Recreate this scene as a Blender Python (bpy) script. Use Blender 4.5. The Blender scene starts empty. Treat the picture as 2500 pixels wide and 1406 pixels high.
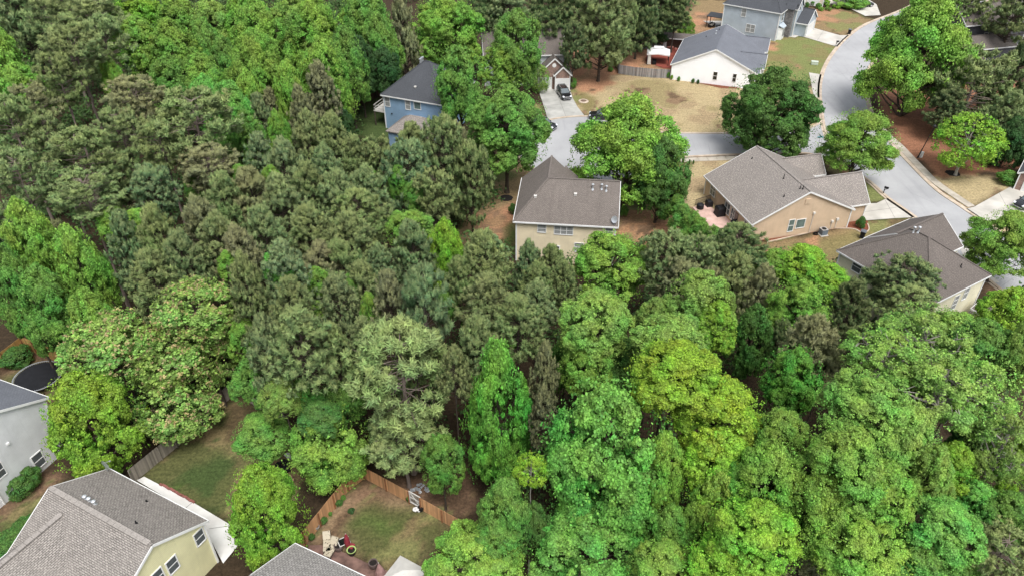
import bpy, math, random
import numpy as np
from mathutils import Vector, Matrix
R = math.radians
random.seed(7)
C = bpy.context.scene.collection
scene = bpy.context.scene

# ------------------------------------------------------------ camera
CAMZ, PITCH, FPX, CX, CY = 55.0, R(36.4), 1850.0, 1250.0, 703.0
cam_data = bpy.data.cameras.new('camera')
cam = bpy.data.objects.new('camera', cam_data); C.objects.link(cam)
cam.location = (0, 0, CAMZ); cam.rotation_euler = (R(90) - PITCH, 0, 0)
cam_data.sensor_width = 36; cam_data.lens = 36 * FPX / 2500
cam_data.clip_start = 0.5; cam_data.clip_end = 6000
scene.camera = cam
# ------------------------------------------------------------ world, sun, exposure
SUN_EL, SUN_AZ = 62, 160
w = bpy.data.worlds.new('World'); scene.world = w; w.use_nodes = True
nt = w.node_tree; nt.nodes.clear()
sky = nt.nodes.new('ShaderNodeTexSky'); sky.sky_type = 'NISHITA'; sky.sun_disc = False
sky.sun_elevation = R(SUN_EL); sky.sun_rotation = R(SUN_AZ)
sky.air_density = 1.0; sky.dust_density = 3.0; sky.ozone_density = 1.0
hs = nt.nodes.new('ShaderNodeHueSaturation'); hs.inputs['Saturation'].default_value = 0.35
bg = nt.nodes.new('ShaderNodeBackground'); bg.inputs['Strength'].default_value = 0.15
wo = nt.nodes.new('ShaderNodeOutputWorld')
nt.links.new(sky.outputs[0], hs.inputs['Color']); nt.links.new(hs.outputs[0], bg.inputs[0]); nt.links.new(bg.outputs[0], wo.inputs[0])
sd = bpy.data.lights.new('sun', 'SUN'); sd.energy = 2.1; sd.angle = R(28); sd.color = (1.0, 0.985, 0.96)
sun = bpy.data.objects.new('sun', sd); C.objects.link(sun)
# sky rotation is measured from +Y clockwise
sun.rotation_euler = (R(90 - SUN_EL), 0, -R(SUN_AZ) + math.pi)
scene.view_settings.view_transform = 'Standard'; scene.view_settings.look = 'None'
scene.view_settings.exposure = 0.6; scene.view_settings.gamma = 1
scene.cycles.max_bounces = 5; scene.cycles.diffuse_bounces = 3; scene.cycles.transmission_bounces = 2
scene.cycles.glossy_bounces = 2; scene.cycles.caustics_reflective = False; scene.cycles.caustics_refractive = False

# ------------------------------------------------------------ picture point -> place
def ray(u, v):
    a, b = u - CX, v - CY
    return Vector((a, FPX*math.cos(PITCH) - b*math.sin(PITCH), -FPX*math.sin(PITCH) - b*math.cos(PITCH)))
def at(u, v, z=0.0):
    d = ray(u, v); t = (z - CAMZ) / d.z
    return Vector((0, 0, CAMZ)) + d * t
def depth(p):
    return p[1]*math.cos(PITCH) - (p[2]-CAMZ)*math.sin(PITCH)
def pix(p):
    dz = p[2]-CAMZ; dep = depth(p); up = p[1]*math.sin(PITCH) + dz*math.cos(PITCH)
    return CX + FPX*p[0]/dep, CY - FPX*up/dep

# ------------------------------------------------------------ tagging
def tag(o, label=None, cat=None, group=None, kind=None):
    if label: o['label'] = label
    if cat: o['category'] = cat
    if group: o['group'] = group
    if kind: o['kind'] = kind
    return o
def empty(name, loc, rz=0, label=None, cat=None, group=None):
    o = bpy.data.objects.new(name, None); C.objects.link(o)
    o.empty_display_size = 0.3
    o.location = loc; o.rotation_euler = (0, 0, rz)
    return tag(o, label, cat, group)
def copy_tree(o, parent=None):
    c = o.copy(); C.objects.link(c); c.parent = parent
    for ch in list(o.children): copy_tree(ch, c)
    return c

# ------------------------------------------------------------ mesh builder
class MB:
    def __init__(s): s.v = []; s.f = []; s.uv = []; s.mi = []; s.M = None
    def poly(s, pts, uv=None, mi=0):
        n = len(s.v)
        s.v += [tuple(p) for p in pts]; s.f.append(list(range(n, n+len(pts)))); s.mi.append(mi)
        s.uv += (uv if uv else [(p[0], p[1]) for p in pts])
        return s
    def ext(s, pts, vec, mi=0):          # closed solid: polygon pushed along vec
        a = [Vector(p) for p in pts]; b = [p + Vector(vec) for p in a]
        nrm = Vector((0,0,0))
        for i in range(len(a)): nrm += a[i].cross(a[(i+1) % len(a)])
        if nrm.dot(Vector(vec)) > 0: a, b = a[::-1], b[::-1]   # a faces away from vec
        s.poly(a, mi=mi); s.poly(b[::-1], mi=mi)
        n = len(a)
        for i in range(n):
            j = (i+1) % n; s.poly([a[j], a[i], b[i], b[j]], mi=mi)
        return s
    def box(s, x0, y0, z0, x1, y1, z1, mi=0):
        return s.ext([(x0,y0,z0),(x1,y0,z0),(x1,y1,z0),(x0,y1,z0)], (0,0,z1-z0), mi)
    def cbox(s, c, sz, rz=0, mi=0):
        cx, cy, cz = c; hx, hy, hz = sz[0]/2, sz[1]/2, sz[2]/2; co, si = math.cos(rz), math.sin(rz)
        P = [(cx + x*co - y*si, cy + x*si + y*co, cz-hz) for x, y in ((-hx,-hy),(hx,-hy),(hx,hy),(-hx,hy))]
        return s.ext(P, (0,0,2*hz), mi)
    def bar(s, p, q, w=.1, h=.1, mi=0, drop=0):
        p, q = Vector(p), Vector(q); d = (q-p).normalized()
        up = Vector((0,0,1)) if abs(d.z) < .98 else Vector((0,1,0))
        r = d.cross(up).normalized(); u2 = r.cross(d)
        c = [p + r*a*w/2 + u2*(b*h/2-drop) for a, b in ((-1,-1),(1,-1),(1,1),(-1,1))]
        return s.ext(c, q-p, mi)
    def cyl(s, p, q, r0, r1=None, n=10, mi=0):
        if r1 is None: r1 = r0
        p, q = Vector(p), Vector(q); d = (q-p).normalized()
        up = Vector((0,0,1)) if abs(d.z) < .9 else Vector((1,0,0))
        a = d.cross(up).normalized(); b = d.cross(a)
        A = [p + (a*math.cos(t) + b*math.sin(t))*r0 for t in [2*math.pi*i/n for i in range(n)]]
        B = [q + (a*math.cos(t) + b*math.sin(t))*r1 for t in [2*math.pi*i/n for i in range(n)]]
        for i in range(n):
            j = (i+1) % n; s.poly([A[i], B[i], B[j], A[j]], mi=mi)
        s.poly(A, mi=mi); s.poly(B[::-1], mi=mi); return s
    def lathe(s, c, prof, n=16, mi=0):   # prof [(r,z)]
        c = Vector(c)
        for (r0,z0),(r1,z1) in zip(prof, prof[1:]):
            for i in range(n):
                t0, t1 = 2*math.pi*i/n, 2*math.pi*(i+1)/n
                P = [c+Vector((r*math.cos(t), r*math.sin(t), z)) for r, z, t in ((r0,z0,t0),(r0,z0,t1),(r1,z1,t1),(r1,z1,t0))]
                if r0 < 1e-4: P = P[1:] if False else [P[0], P[2], P[3]]
                elif r1 < 1e-4: P = P[:3]
                s.poly(P, mi=mi)
        return s
    def slab(s, pts, th=.16, mi=0):      # roof plane with shingle uv in metres
        P = [Vector(p) for p in pts]
        n = Vector((0,0,0))
        for i in range(len(P)): n += P[i].cross(P[(i+1) % len(P)])
        if n.z < 0: P = P[::-1]; n = -n
        n.normalize(); h = Vector((-n.y, n.x, 0))
        if h.length < 1e-4: h = Vector((1,0,0))
        h.normalize(); g = n.cross(h)
        uv = [(p.dot(h), p.dot(g)) for p in P]
        s.poly(P, uv, mi)
        B = [p - Vector((0,0,th)) for p in P]; s.poly(B[::-1], mi=mi)
        for i in range(len(P)):
            j = (i+1) % len(P); s.poly([P[j], P[i], B[i], B[j]], mi=mi)
        return s
    def build(s, name, mats, parent=None, smooth=False, loc=None):
        me = bpy.data.meshes.new(name)
        me.from_pydata(s.v, [], s.f); 
        ul = me.uv_layers.new(name='uv')
        ul.data.foreach_set('uv', [c for t in s.uv for c in t])
        if not isinstance(mats, (list, tuple)): mats = [mats]
        for m in mats: me.materials.append(m)
        me.polygons.foreach_set('material_index', s.mi)
        if smooth:
            import bmesh
            bm = bmesh.new(); bm.from_mesh(me); bmesh.ops.remove_doubles(bm, verts=bm.verts, dist=1e-4)
            bmesh.ops.recalc_face_normals(bm, faces=bm.faces)
            bm.to_mesh(me); bm.free()
            me.polygons.foreach_set('use_smooth', [True]*len(me.polygons))
        me.update()
        o = bpy.data.objects.new(name, me); C.objects.link(o)
        if parent: o.parent = parent
        if loc is not None: o.location = loc
        return o

# ------------------------------------------------------------ materials
def newmat(name):
    m = bpy.data.materials.new(name); m.use_nodes = True
    return m, m.node_tree, m.node_tree.nodes['Principled BSDF']
def N(nt, t, **k):
    n = nt.nodes.new(t)
    for a, b in k.items(): setattr(n, a, b)
    return n
def mixc(nt, fac, a, b, blend='MIX'):
    m = N(nt, 'ShaderNodeMix', data_type='RGBA', blend_type=blend)
    for s, v in ((0, fac), (6, a), (7, b)):
        if hasattr(v, 'links') or hasattr(v, 'is_linked'): nt.links.new(v, m.inputs[s])
        elif s == 0: m.inputs[0].default_value = v
        else: m.inputs[s].default_value = (*v, 1) if len(v) == 3 else v
    return m.outputs[2]
def noise(nt, scale, detail=4, coord=None, rough=.55):
    n = N(nt, 'ShaderNodeTexNoise'); n.inputs['Scale'].default_value = scale; n.inputs['Detail'].default_value = detail
    n.inputs['Roughness'].default_value = rough
    if coord is not None: nt.links.new(coord, n.inputs['Vector'])
    return n.outputs['Fac']
def ramp(nt, fac, lo, hi):
    r = N(nt, 'ShaderNodeMapRange'); r.inputs[1].default_value = lo; r.inputs[2].default_value = hi
    nt.links.new(fac, r.inputs[0]); return r.outputs[0]
def pmat(name, c, var=.18, scale=2.0, rough=.8, metal=0, c2=None, bump=0, spec=.3):
    m, nt, b = newmat(name)
    tc = N(nt, 'ShaderNodeTexCoord').outputs['Object']
    f = ramp(nt, noise(nt, scale, 6, tc), .32, .68)
    c2 = c2 or tuple(x*(1-var) for x in c); c1 = tuple(min(1, x*(1+var*.5)) for x in c)
    nt.links.new(mixc(nt, f, c2, c1), b.inputs['Base Color'])
    b.inputs['Roughness'].default_value = rough; b.inputs['Metallic'].default_value = metal
    b.inputs['Specular IOR Level'].default_value = spec
    if bump:
        bn = N(nt, 'ShaderNodeBump'); bn.inputs['Strength'].default_value = bump; bn.inputs['Distance'].default_value = .05
        nt.links.new(noise(nt, scale*6, 4, tc), bn.inputs['Height']); nt.links.new(bn.outputs[0], b.inputs['Normal'])
    return m
def siding(name, c, lap=.18, dirt=1.0):
    m, nt, b = newmat(name)
    tc = N(nt, 'ShaderNodeTexCoord').outputs['Object']
    sx = N(nt, 'ShaderNodeSeparateXYZ'); nt.links.new(tc, sx.inputs[0])
    d = N(nt, 'ShaderNodeMath', operation='DIVIDE'); nt.links.new(sx.outputs[2], d.inputs[0]); d.inputs[1].default_value = lap
    fr = N(nt, 'ShaderNodeMath', operation='FRACT'); nt.links.new(d.outputs[0], fr.inputs[0])
    ln = ramp(nt, fr.outputs[0], .16, 0.0)
    base = mixc(nt, ramp(nt, noise(nt, .6, 5, tc), .3, .7), tuple(x*(1-.14*dirt) for x in c), tuple(min(1, x*1.05) for x in c))
    mp = N(nt, 'ShaderNodeMapping'); mp.inputs['Scale'].default_value = (3, 3, .25); nt.links.new(tc, mp.inputs[0])
    base = mixc(nt, mixf(nt, noise(nt, 1.0, 6, mp.outputs[0]), .55, .8, .22*dirt), base, tuple(x*.6 for x in c))
    base = mixc(nt, mulf(nt, ln, .45*dirt), base, tuple(x*.45 for x in c))
    nt.links.new(base, b.inputs['Base Color']); b.inputs['Roughness'].default_value = .7
    b.inputs['Specular IOR Level'].default_value = .25
    bn = N(nt, 'ShaderNodeBump'); bn.inputs['Strength'].default_value = .5; bn.inputs['Distance'].default_value = .03
    nt.links.new(fr.outputs[0], bn.inputs['Height']); nt.links.new(bn.outputs[0], b.inputs['Normal'])
    return m
def mulf(nt, a, k):
    m = N(nt, 'ShaderNodeMath', operation='MULTIPLY'); nt.links.new(a, m.inputs[0]); m.inputs[1].default_value = k; return m.outputs[0]
def mixf(nt, a, lo, hi, top):
    return mulf(nt, ramp(nt, a, lo, hi), top)
def shingles(name, c, dark=.62, tab=.5, streak=.35, spot=None, spk=.35):
    m, nt, b = newmat(name)
    uvn = N(nt, 'ShaderNodeUVMap', uv_map='uv').outputs[0]
    br = N(nt, 'ShaderNodeTexBrick', offset=.5); nt.links.new(uvn, br.inputs['Vector'])
    br.inputs['Scale'].default_value = 1; br.inputs['Brick Width'].default_value = .30; br.inputs['Row Height'].default_value = .145
    br.inputs['Mortar Size'].default_value = .026; br.inputs['Mortar Smooth'].default_value = .3; br.inputs['Bias'].default_value = -.1
    cm = tuple(x*dark for x in c)
    br.inputs['Color1'].default_value = (*c, 1); br.inputs['Color2'].default_value = (*[x*(1-tab*.5) for x in c], 1)
    br.inputs['Mortar'].default_value = (*[x*(1-tab) for x in c], 1)
    g = mixc(nt, mixf(nt, noise(nt, .45, 5, uvn), .35, .7, .55), br.outputs[0], cm)
    mp = N(nt, 'ShaderNodeMapping'); mp.inputs['Scale'].default_value = (.9, .10, 1); nt.links.new(uvn, mp.inputs[0])
    g = mixc(nt, mixf(nt, noise(nt, 1.3, 4, mp.outputs[0]), .5, .75, streak), g, tuple(x*.5 for x in c))
    g = mixc(nt, mixf(nt, noise(nt, 7, 2, uvn), .52, .66, spk), g, spot or tuple(min(1, x*1.4) for x in c))
    nt.links.new(g, b.inputs['Base Color']); b.inputs['Roughness'].default_value = .9; b.inputs['Specular IOR Level'].default_value = .2
    bn = N(nt, 'ShaderNodeBump'); bn.inputs['Strength'].default_value = .4; bn.inputs['Distance'].default_value = .02
    nt.links.new(br.outputs['Fac'], bn.inputs['Height']); bn.invert = True; nt.links.new(bn.outputs[0], b.inputs['Normal'])
    return m
def brickmat(name, c1, c2, mortar, bw=.22, rh=.075, ms=.012):
    m, nt, b = newmat(name)
    tc = N(nt, 'ShaderNodeTexCoord').outputs['Object']
    sx = N(nt, 'ShaderNodeSeparateXYZ'); nt.links.new(tc, sx.inputs[0])
    ad = N(nt, 'ShaderNodeMath', operation='ADD'); nt.links.new(sx.outputs[0], ad.inputs[0]); nt.links.new(sx.outputs[1], ad.inputs[1])
    cb = N(nt, 'ShaderNodeCombineXYZ'); nt.links.new(ad.outputs[0], cb.inputs[0]); nt.links.new(sx.outputs[2], cb.inputs[1])
    br = N(nt, 'ShaderNodeTexBrick'); nt.links.new(cb.outputs[0], br.inputs['Vector']); br.inputs['Scale'].default_value = 1
    br.inputs['Brick Width'].default_value = bw; br.inputs['Row Height'].default_value = rh; br.inputs['Mortar Size'].default_value = ms
    br.inputs['Color1'].default_value = (*c1, 1); br.inputs['Color2'].default_value = (*c2, 1); br.inputs['Mortar'].default_value = (*mortar, 1)
    g = mixc(nt, ramp(nt, noise(nt, 2, 5, tc), .3, .7), (.6, .6, .6), (1.1, 1.1, 1.1))
    g = mixc(nt, 1.0, br.outputs[0], g, 'MULTIPLY')
    nt.links.new(g, b.inputs['Base Color']); b.inputs['Roughness'].default_value = .9
    return m
def planks(name, c, pitch=.14, axis=0, var=.35):
    m, nt, b = newmat(name)
    uvn = N(nt, 'ShaderNodeUVMap', uv_map='uv').outputs[0]
    sx = N(nt, 'ShaderNodeSeparateXYZ'); nt.links.new(uvn, sx.inputs[0])
    d = N(nt, 'ShaderNodeMath', operation='DIVIDE'); nt.links.new(sx.outputs[axis], d.inputs[0]); d.inputs[1].default_value = pitch
    fl = N(nt, 'ShaderNodeMath', operation='FLOOR'); nt.links.new(d.outputs[0], fl.inputs[0])
    fr = N(nt, 'ShaderNodeMath', operation='FRACT'); nt.links.new(d.outputs[0], fr.inputs[0])
    wn = N(nt, 'ShaderNodeTexWhiteNoise', noise_dimensions='1D'); nt.links.new(fl.outputs[0], wn.inputs['W'])
    g = mixc(nt, wn.outputs[0], tuple(x*(1-var) for x in c), tuple(min(1, x*(1+var*.4)) for x in c))
    tc = N(nt, 'ShaderNodeTexCoord').outputs['Object']
    g = mixc(nt, mixf(nt, noise(nt, 1.5, 5, tc), .45, .75, .4), g, tuple(x*.55 for x in c))
    g = mixc(nt, mulf(nt, ramp(nt, fr.outputs[0], .12, 0.0), .7), g, tuple(x*.25 for x in c))
    nt.links.new(g, b.inputs['Base Color']); b.inputs['Roughness'].default_value = .85
    return m
def glass(name, c):
    m, nt, b = newmat(name)
    tc = N(nt, 'ShaderNodeTexCoord').outputs['Object']
    nt.links.new(mixc(nt, ramp(nt, noise(nt, 1.2, 3, tc), .35, .65), tuple(x*.7 for x in c), c), b.inputs['Base Color'])
    b.inputs['Roughness'].default_value = .12; b.inputs['Specular IOR Level'].default_value = .6
    return m
def leafmat(name, tipcol=None, trans=.3, var=.45, rough=.6, nmix=.6):
    m, nt, b = newmat(name)
    oi = N(nt, 'ShaderNodeObjectInfo'); geo = N(nt, 'ShaderNodeNewGeometry')
    tc = N(nt, 'ShaderNodeTexCoord').outputs['Object']
    col = oi.outputs['Color']
    # leaf-to-leaf and bough-to-bough differences in the leaf's own colour
    hsv = N(nt, 'ShaderNodeHueSaturation'); nt.links.new(col, hsv.inputs['Color'])
    r = geo.outputs['Random Per Island']
    mv = N(nt, 'ShaderNodeMapRange'); mv.inputs[3].default_value = 1-var; mv.inputs[4].default_value = 1+var; nt.links.new(r, mv.inputs[0])
    nn = N(nt, 'ShaderNodeTexNoise'); nn.inputs['Scale'].default_value = 1.7; nn.inputs['Detail'].default_value = 3
    nt.links.new(tc, nn.inputs['Vector'])
    mh = N(nt, 'ShaderNodeMapRange'); mh.inputs[1].default_value = .3; mh.inputs[2].default_value = .7
    mh.inputs[3].default_value = .470; mh.inputs[4].default_value = .528; nt.links.new(nn.outputs['Fac'], mh.inputs[0])
    nt.links.new(mh.outputs[0], hsv.inputs['Hue']); nt.links.new(mv.outputs[0], hsv.inputs['Value'])
    out = hsv.outputs[0]
    n2 = N(nt, 'ShaderNodeTexNoise'); n2.inputs['Scale'].default_value = 3.1; n2.inputs['Detail'].default_value = 2; nt.links.new(tc, n2.inputs['Vector'])
    out = mixc(nt, 1.0, out, mixc(nt, ramp(nt, n2.outputs['Fac'], .35, .65), (.78, .80, .85), (1.2, 1.16, 1.02)), 'MULTIPLY')
    if tipcol:
        at_ = N(nt, 'ShaderNodeAttribute', attribute_name='tip')
        out = mixc(nt, mulf(nt, at_.outputs['Fac'], .6), out, tipcol)
    # rounded shading over each leaf cluster
    pn = N(nt, 'ShaderNodeAttribute', attribute_name='pn'); vt = N(nt, 'ShaderNodeVectorTransform', vector_type='NORMAL', convert_from='OBJECT', convert_to='WORLD')
    nt.links.new(pn.outputs['Vector'], vt.inputs[0])
    mn = N(nt, 'ShaderNodeMix', data_type='VECTOR'); mn.inputs[0].default_value = nmix
    nt.links.new(geo.outputs['Normal'], mn.inputs[4]); nt.links.new(vt.outputs[0], mn.inputs[5])
    nz = N(nt, 'ShaderNodeVectorMath', operation='NORMALIZE'); nt.links.new(mn.outputs[1], nz.inputs[0])
    nt.links.new(nz.outputs[0], b.inputs['Normal'])
    nt.links.new(out, b.inputs['Base Color']); b.inputs['Roughness'].default_value = rough
    b.inputs['Specular IOR Level'].default_value = .25
    tr = N(nt, 'ShaderNodeBsdfTranslucent'); nt.links.new(out, tr.inputs[0])
    mx = N(nt, 'ShaderNodeMixShader'); mx.inputs[0].default_value = trans
    nt.links.new(b.outputs[0], mx.inputs[1]); nt.links.new(tr.outputs[0], mx.inputs[2])
    nt.links.new(mx.outputs[0], nt.nodes['Material Output'].inputs[0])
    return m

M = {}
M['white'] = pmat('white_paint', (.74, .74, .72), .08, 1.5, .5)
M['offwhite'] = pmat('offwhite', (.6, .58, .54), .12, 1.5, .6)
M['black'] = pmat('black_cloth', (.012, .012, .014), .4, 3, .55)
M['blackmetal'] = pmat('black_metal', (.02, .02, .022), .3, 3, .4, .3)
M['steel'] = pmat('galvanised', (.62, .64, .66), .15, 3, .35, .6)
M['bark'] = pmat('bark', (.085, .065, .05), .5, 3, .95, c2=(.035, .027, .02), bump=.4)
M['pinebark'] = pmat('pine_bark', (.25, .20, .17), .4, 2.5, .95, c2=(.11, .085, .07))
M['palebark'] = pmat('pale_bark', (.36, .33, .29), .4, 2, .9, c2=(.18, .16, .14))
M['concrete'] = pmat('concrete', (.52, .49, .44), .16, .35, .85, c2=(.38, .36, .32))
M['concrete_dirty'] = pmat('worn_concrete', (.42, .41, .38), .3, .3, .85, c2=(.24, .24, .22))
M['curb'] = pmat('curb_concrete', (.50, .42, .33), .25, .8, .9, c2=(.36, .28, .21))
M['path'] = pmat('white_concrete', (.74, .73, .70), .12, .5, .85, c2=(.58, .56, .53))
M['glass'] = glass('window_glass', (.11, .125, .13))
M['glassblind'] = glass('window_blind', (.34, .35, .34))
M['glassgreen'] = glass('window_green', (.13, .19, .18))
M['darkglass'] = glass('dark_glass', (.012, .014, .016))
M['leaf'] = leafmat('broad_leaf', None, .28, .5, .6, .42)
M['needle'] = leafmat('needle', (.46, .48, .17), .15, .3, .7, .75)
M['blossom'] = leafmat('seed_tufts', None, .3, .3)

# ============================================================ GROUND
def pip(X, Y, poly):
    ins = np.zeros(X.shape, bool); n = len(poly)
    for i in range(n):
        x0, y0 = poly[i]; x1, y1 = poly[(i+1) % n]
        if y0 == y1: continue
        c = ((Y < y0) != (Y < y1)) & (X < (x1-x0)*(Y-y0)/(y1-y0) + x0)
        ins ^= c
    return ins
def gp(pts, z=0): return [tuple(at(u, v, z)[:2]) for u, v in pts]
DIRT = (.36, .20, .125); TAN = (.355, .295, .18); GRN = (.075, .115, .034); LGR = (.165, .19, .075); MUD = (.065, .046, .030); STRAW = (.20, .13, .09)
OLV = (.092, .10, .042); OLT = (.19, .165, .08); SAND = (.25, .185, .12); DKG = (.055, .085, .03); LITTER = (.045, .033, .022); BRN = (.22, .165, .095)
zones = [  # (picture outline on the ground, colour, wobble)
 ((.25,.125,.08), [(2130,225),(2300,190),(2500,200),(2500,425),(2400,420),(2300,450),(2190,350)], 1.0),
 (TAN, [(2255,425),(2330,440),(2440,425),(2500,430),(2480,460),(2370,510),(2290,455)], 1.2),
 (TAN, [(2183,360),(2232,407),(2290,464),(2375,512),(2358,512),(2270,455),(2215,405),(2170,355)], .2),
 (TAN, [(1478,180),(1640,190),(1830,214),(1990,215),(2000,330),(1620,330),(1436,286),(1395,245),(1390,205),(1440,215)], .7),
 (OLT, [(1392,205),(1425,215),(1450,250),(1440,285),(1415,275),(1395,245)], .8),
 (DIRT, [(1378,120),(1420,100),(1500,160),(1500,205),(1440,235),(1405,215),(1385,180)], 1.0),
 (DIRT, [(1500,90),(1700,90),(1660,192),(1505,178)], 1.0),
 (BRN, [(1680,0),(1960,0),(1960,60),(1760,100),(1650,100),(1660,60)], 1.0),
 (DIRT, [(1690,30),(1745,35),(1740,80),(1700,75)], 1.2),
 (BRN, [(1900,20),(2050,20),(2135,48),(2085,82),(2060,88),(1940,60)], .6),
 (DIRT, [(1925,30),(2020,38),(2035,52),(1960,50)], 1.2),
 (LGR, [(1870,95),(1950,86),(2048,112),(2008,180),(1985,205),(1860,180)], .5),
 (DIRT, [(1868,100),(1905,108),(1905,125),(1870,120)], .8),
 (OLT, [(1866,125),(1930,140),(1960,172),(1865,180)], 1.2),
 (TAN, [(1655,390),(1810,388),(1790,470),(1740,560),(1690,520),(1660,470)], .8),
 (BRN, [(1850,600),(2100,545),(2230,530),(2270,560),(2050,660),(1880,640)], .4),
 (OLT, [(1900,605),(2100,560),(2235,533),(2240,555),(2060,625),(1930,625)], .8),
 (LGR, [(2110,440),(2170,478),(2160,492),(2115,492)], .2),
 (BRN, [(2010,385),(2090,395),(2130,425),(2120,450),(2020,420)], .5),
 (BRN, [(1170,400),(1290,400),(1290,600),(1140,600),(1130,540)], .8),
 (DIRT, [(1150,540),(1200,510),(1260,490),(1262,530),(1190,570)], 1.0),
 (OLV, [(1215,560),(1265,545),(1265,620),(1225,610)], .8),
 (OLV, [(1200,395),(1265,420),(1255,445),(1190,440)], .8),
 (BRN, [(1500,490),(1640,490),(1680,580),(1560,600),(1500,600)], .8),
 (DIRT, [(1560,540),(1640,530),(1665,585),(1570,590)], .8),
 (OLV, [(1345,410),(1460,400),(1660,380),(1700,400),(1560,520),(1500,470)], .6),
 (DKG, [(860,330),(875,262),(935,235),(960,330),(930,350)], .5),
 (BRN, [(1315,255),(1338,295),(1300,300),(1290,250)], .5),
 (STRAW, [(2385,640),(2460,650),(2480,700),(2400,720)], .6),
 (TAN, [(2400,545),(2500,560),(2500,680),(2440,670)], .6),
 # near yards
 (OLV, [(340,1168),(480,1040),(575,955),(700,1030),(735,1150),(700,1330),(575,1300)], .5),
 (DKG, [(420,1180),(560,1060),(640,1060),(620,1150),(520,1230)], 1.6),
 (BRN, [(560,1080),(720,1060),(735,1150),(640,1250),(600,1230)], 1.2),
 (MUD, [(560,950),(700,1020),(660,1050),(590,1000)], .8),
 (STRAW, [(600,1130),(650,1150),(620,1260),(580,1260)], .8),
 (SAND, [(890,1170),(1105,1285),(1010,1406),(860,1460),(700,1400),(745,1330),(850,1195)], .15),
 (STRAW, [(885,1172),(960,1205),(930,1260),(870,1250),(858,1215)], .5),
 (OLV, [(925,1215),(1010,1240),(1105,1290),(1010,1410),(900,1400),(850,1330),(845,1275),(880,1235)], .5),
 (GRN, [(880,1260),(920,1230),(980,1260),(960,1290),(900,1300)], 1.2),
 (STRAW, [(835,1240),(870,1220),(800,1330),(770,1345)], .3),
 (MUD, [(740,1335),(850,1330),(960,1400),(860,1460),(700,1420)], .3),
 (STRAW, [(95,1160),(160,1150),(120,1215),(0,1290),(0,1235)], .4),
 (OLV, [(0,1290),(60,1225),(160,1180),(150,1240),(60,1330),(0,1380)], .4),
 (STRAW, [(0,890),(70,850),(170,895),(230,960),(120,1000),(0,930)], .5),
 (OLV, [(0,930),(60,885),(130,880),(210,960),(100,975)], .8),
 (STRAW, [(960,1160),(1120,1150),(1180,1210),(1110,1270),(1000,1220)], .6),
]
def axis(lo, hi, st, far):
    a = np.arange(lo, hi+st/2, st); d = []; s = st*4; x = hi
    while x < far: x += s; s *= 1.6; d.append(x)
    e = []; s = st*4; x = lo
    while x > -far: x -= s; s *= 1.6; e.append(x)
    return np.array(e[::-1] + list(a) + d)
gx, gy = axis(-140, 150, .5, 2600), axis(14, 235, .5, 2600)
GX, GY = np.meshgrid(gx, gy)
rng = np.random.default_rng(3)
def vnoise(X, Y, s, seed):
    r = np.random.default_rng(seed).random((256, 256))
    x, y = X/s + 1000, Y/s + 1000; xi, yi = np.floor(x).astype(int), np.floor(y).astype(int)
    fx, fy = x-xi, y-yi; fx = fx*fx*(3-2*fx); fy = fy*fy*(3-2*fy)
    g = lambda a, b: r[a % 256, b % 256]
    return (g(xi, yi)*(1-fx)+g(xi+1, yi)*fx)*(1-fy) + (g(xi, yi+1)*(1-fx)+g(xi+1, yi+1)*fx)*fy - .5
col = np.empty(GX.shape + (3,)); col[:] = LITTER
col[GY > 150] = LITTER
for i, (c, pl, wob) in enumerate(zones):
    nx = vnoise(GX, GY, 3, 10+i)*2.6*wob + vnoise(GX, GY, .9, 60+i)*1.4*wob
    ny = vnoise(GX, GY, 3, 110+i)*2.6*wob + vnoise(GX, GY, .9, 160+i)*1.4*wob
    m = pip(GX+nx, GY+ny, gp(pl)).astype(float)
    k = 2 if wob > .3 else 1
    for _ in range(k):
        m[1:-1, 1:-1] = (m[1:-1, 1:-1]*2 + m[:-2, 1:-1] + m[2:, 1:-1] + m[1:-1, :-2] + m[1:-1, 2:]) / 6
    col = col*(1-m[..., None]) + np.array(c)*m[..., None]
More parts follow.
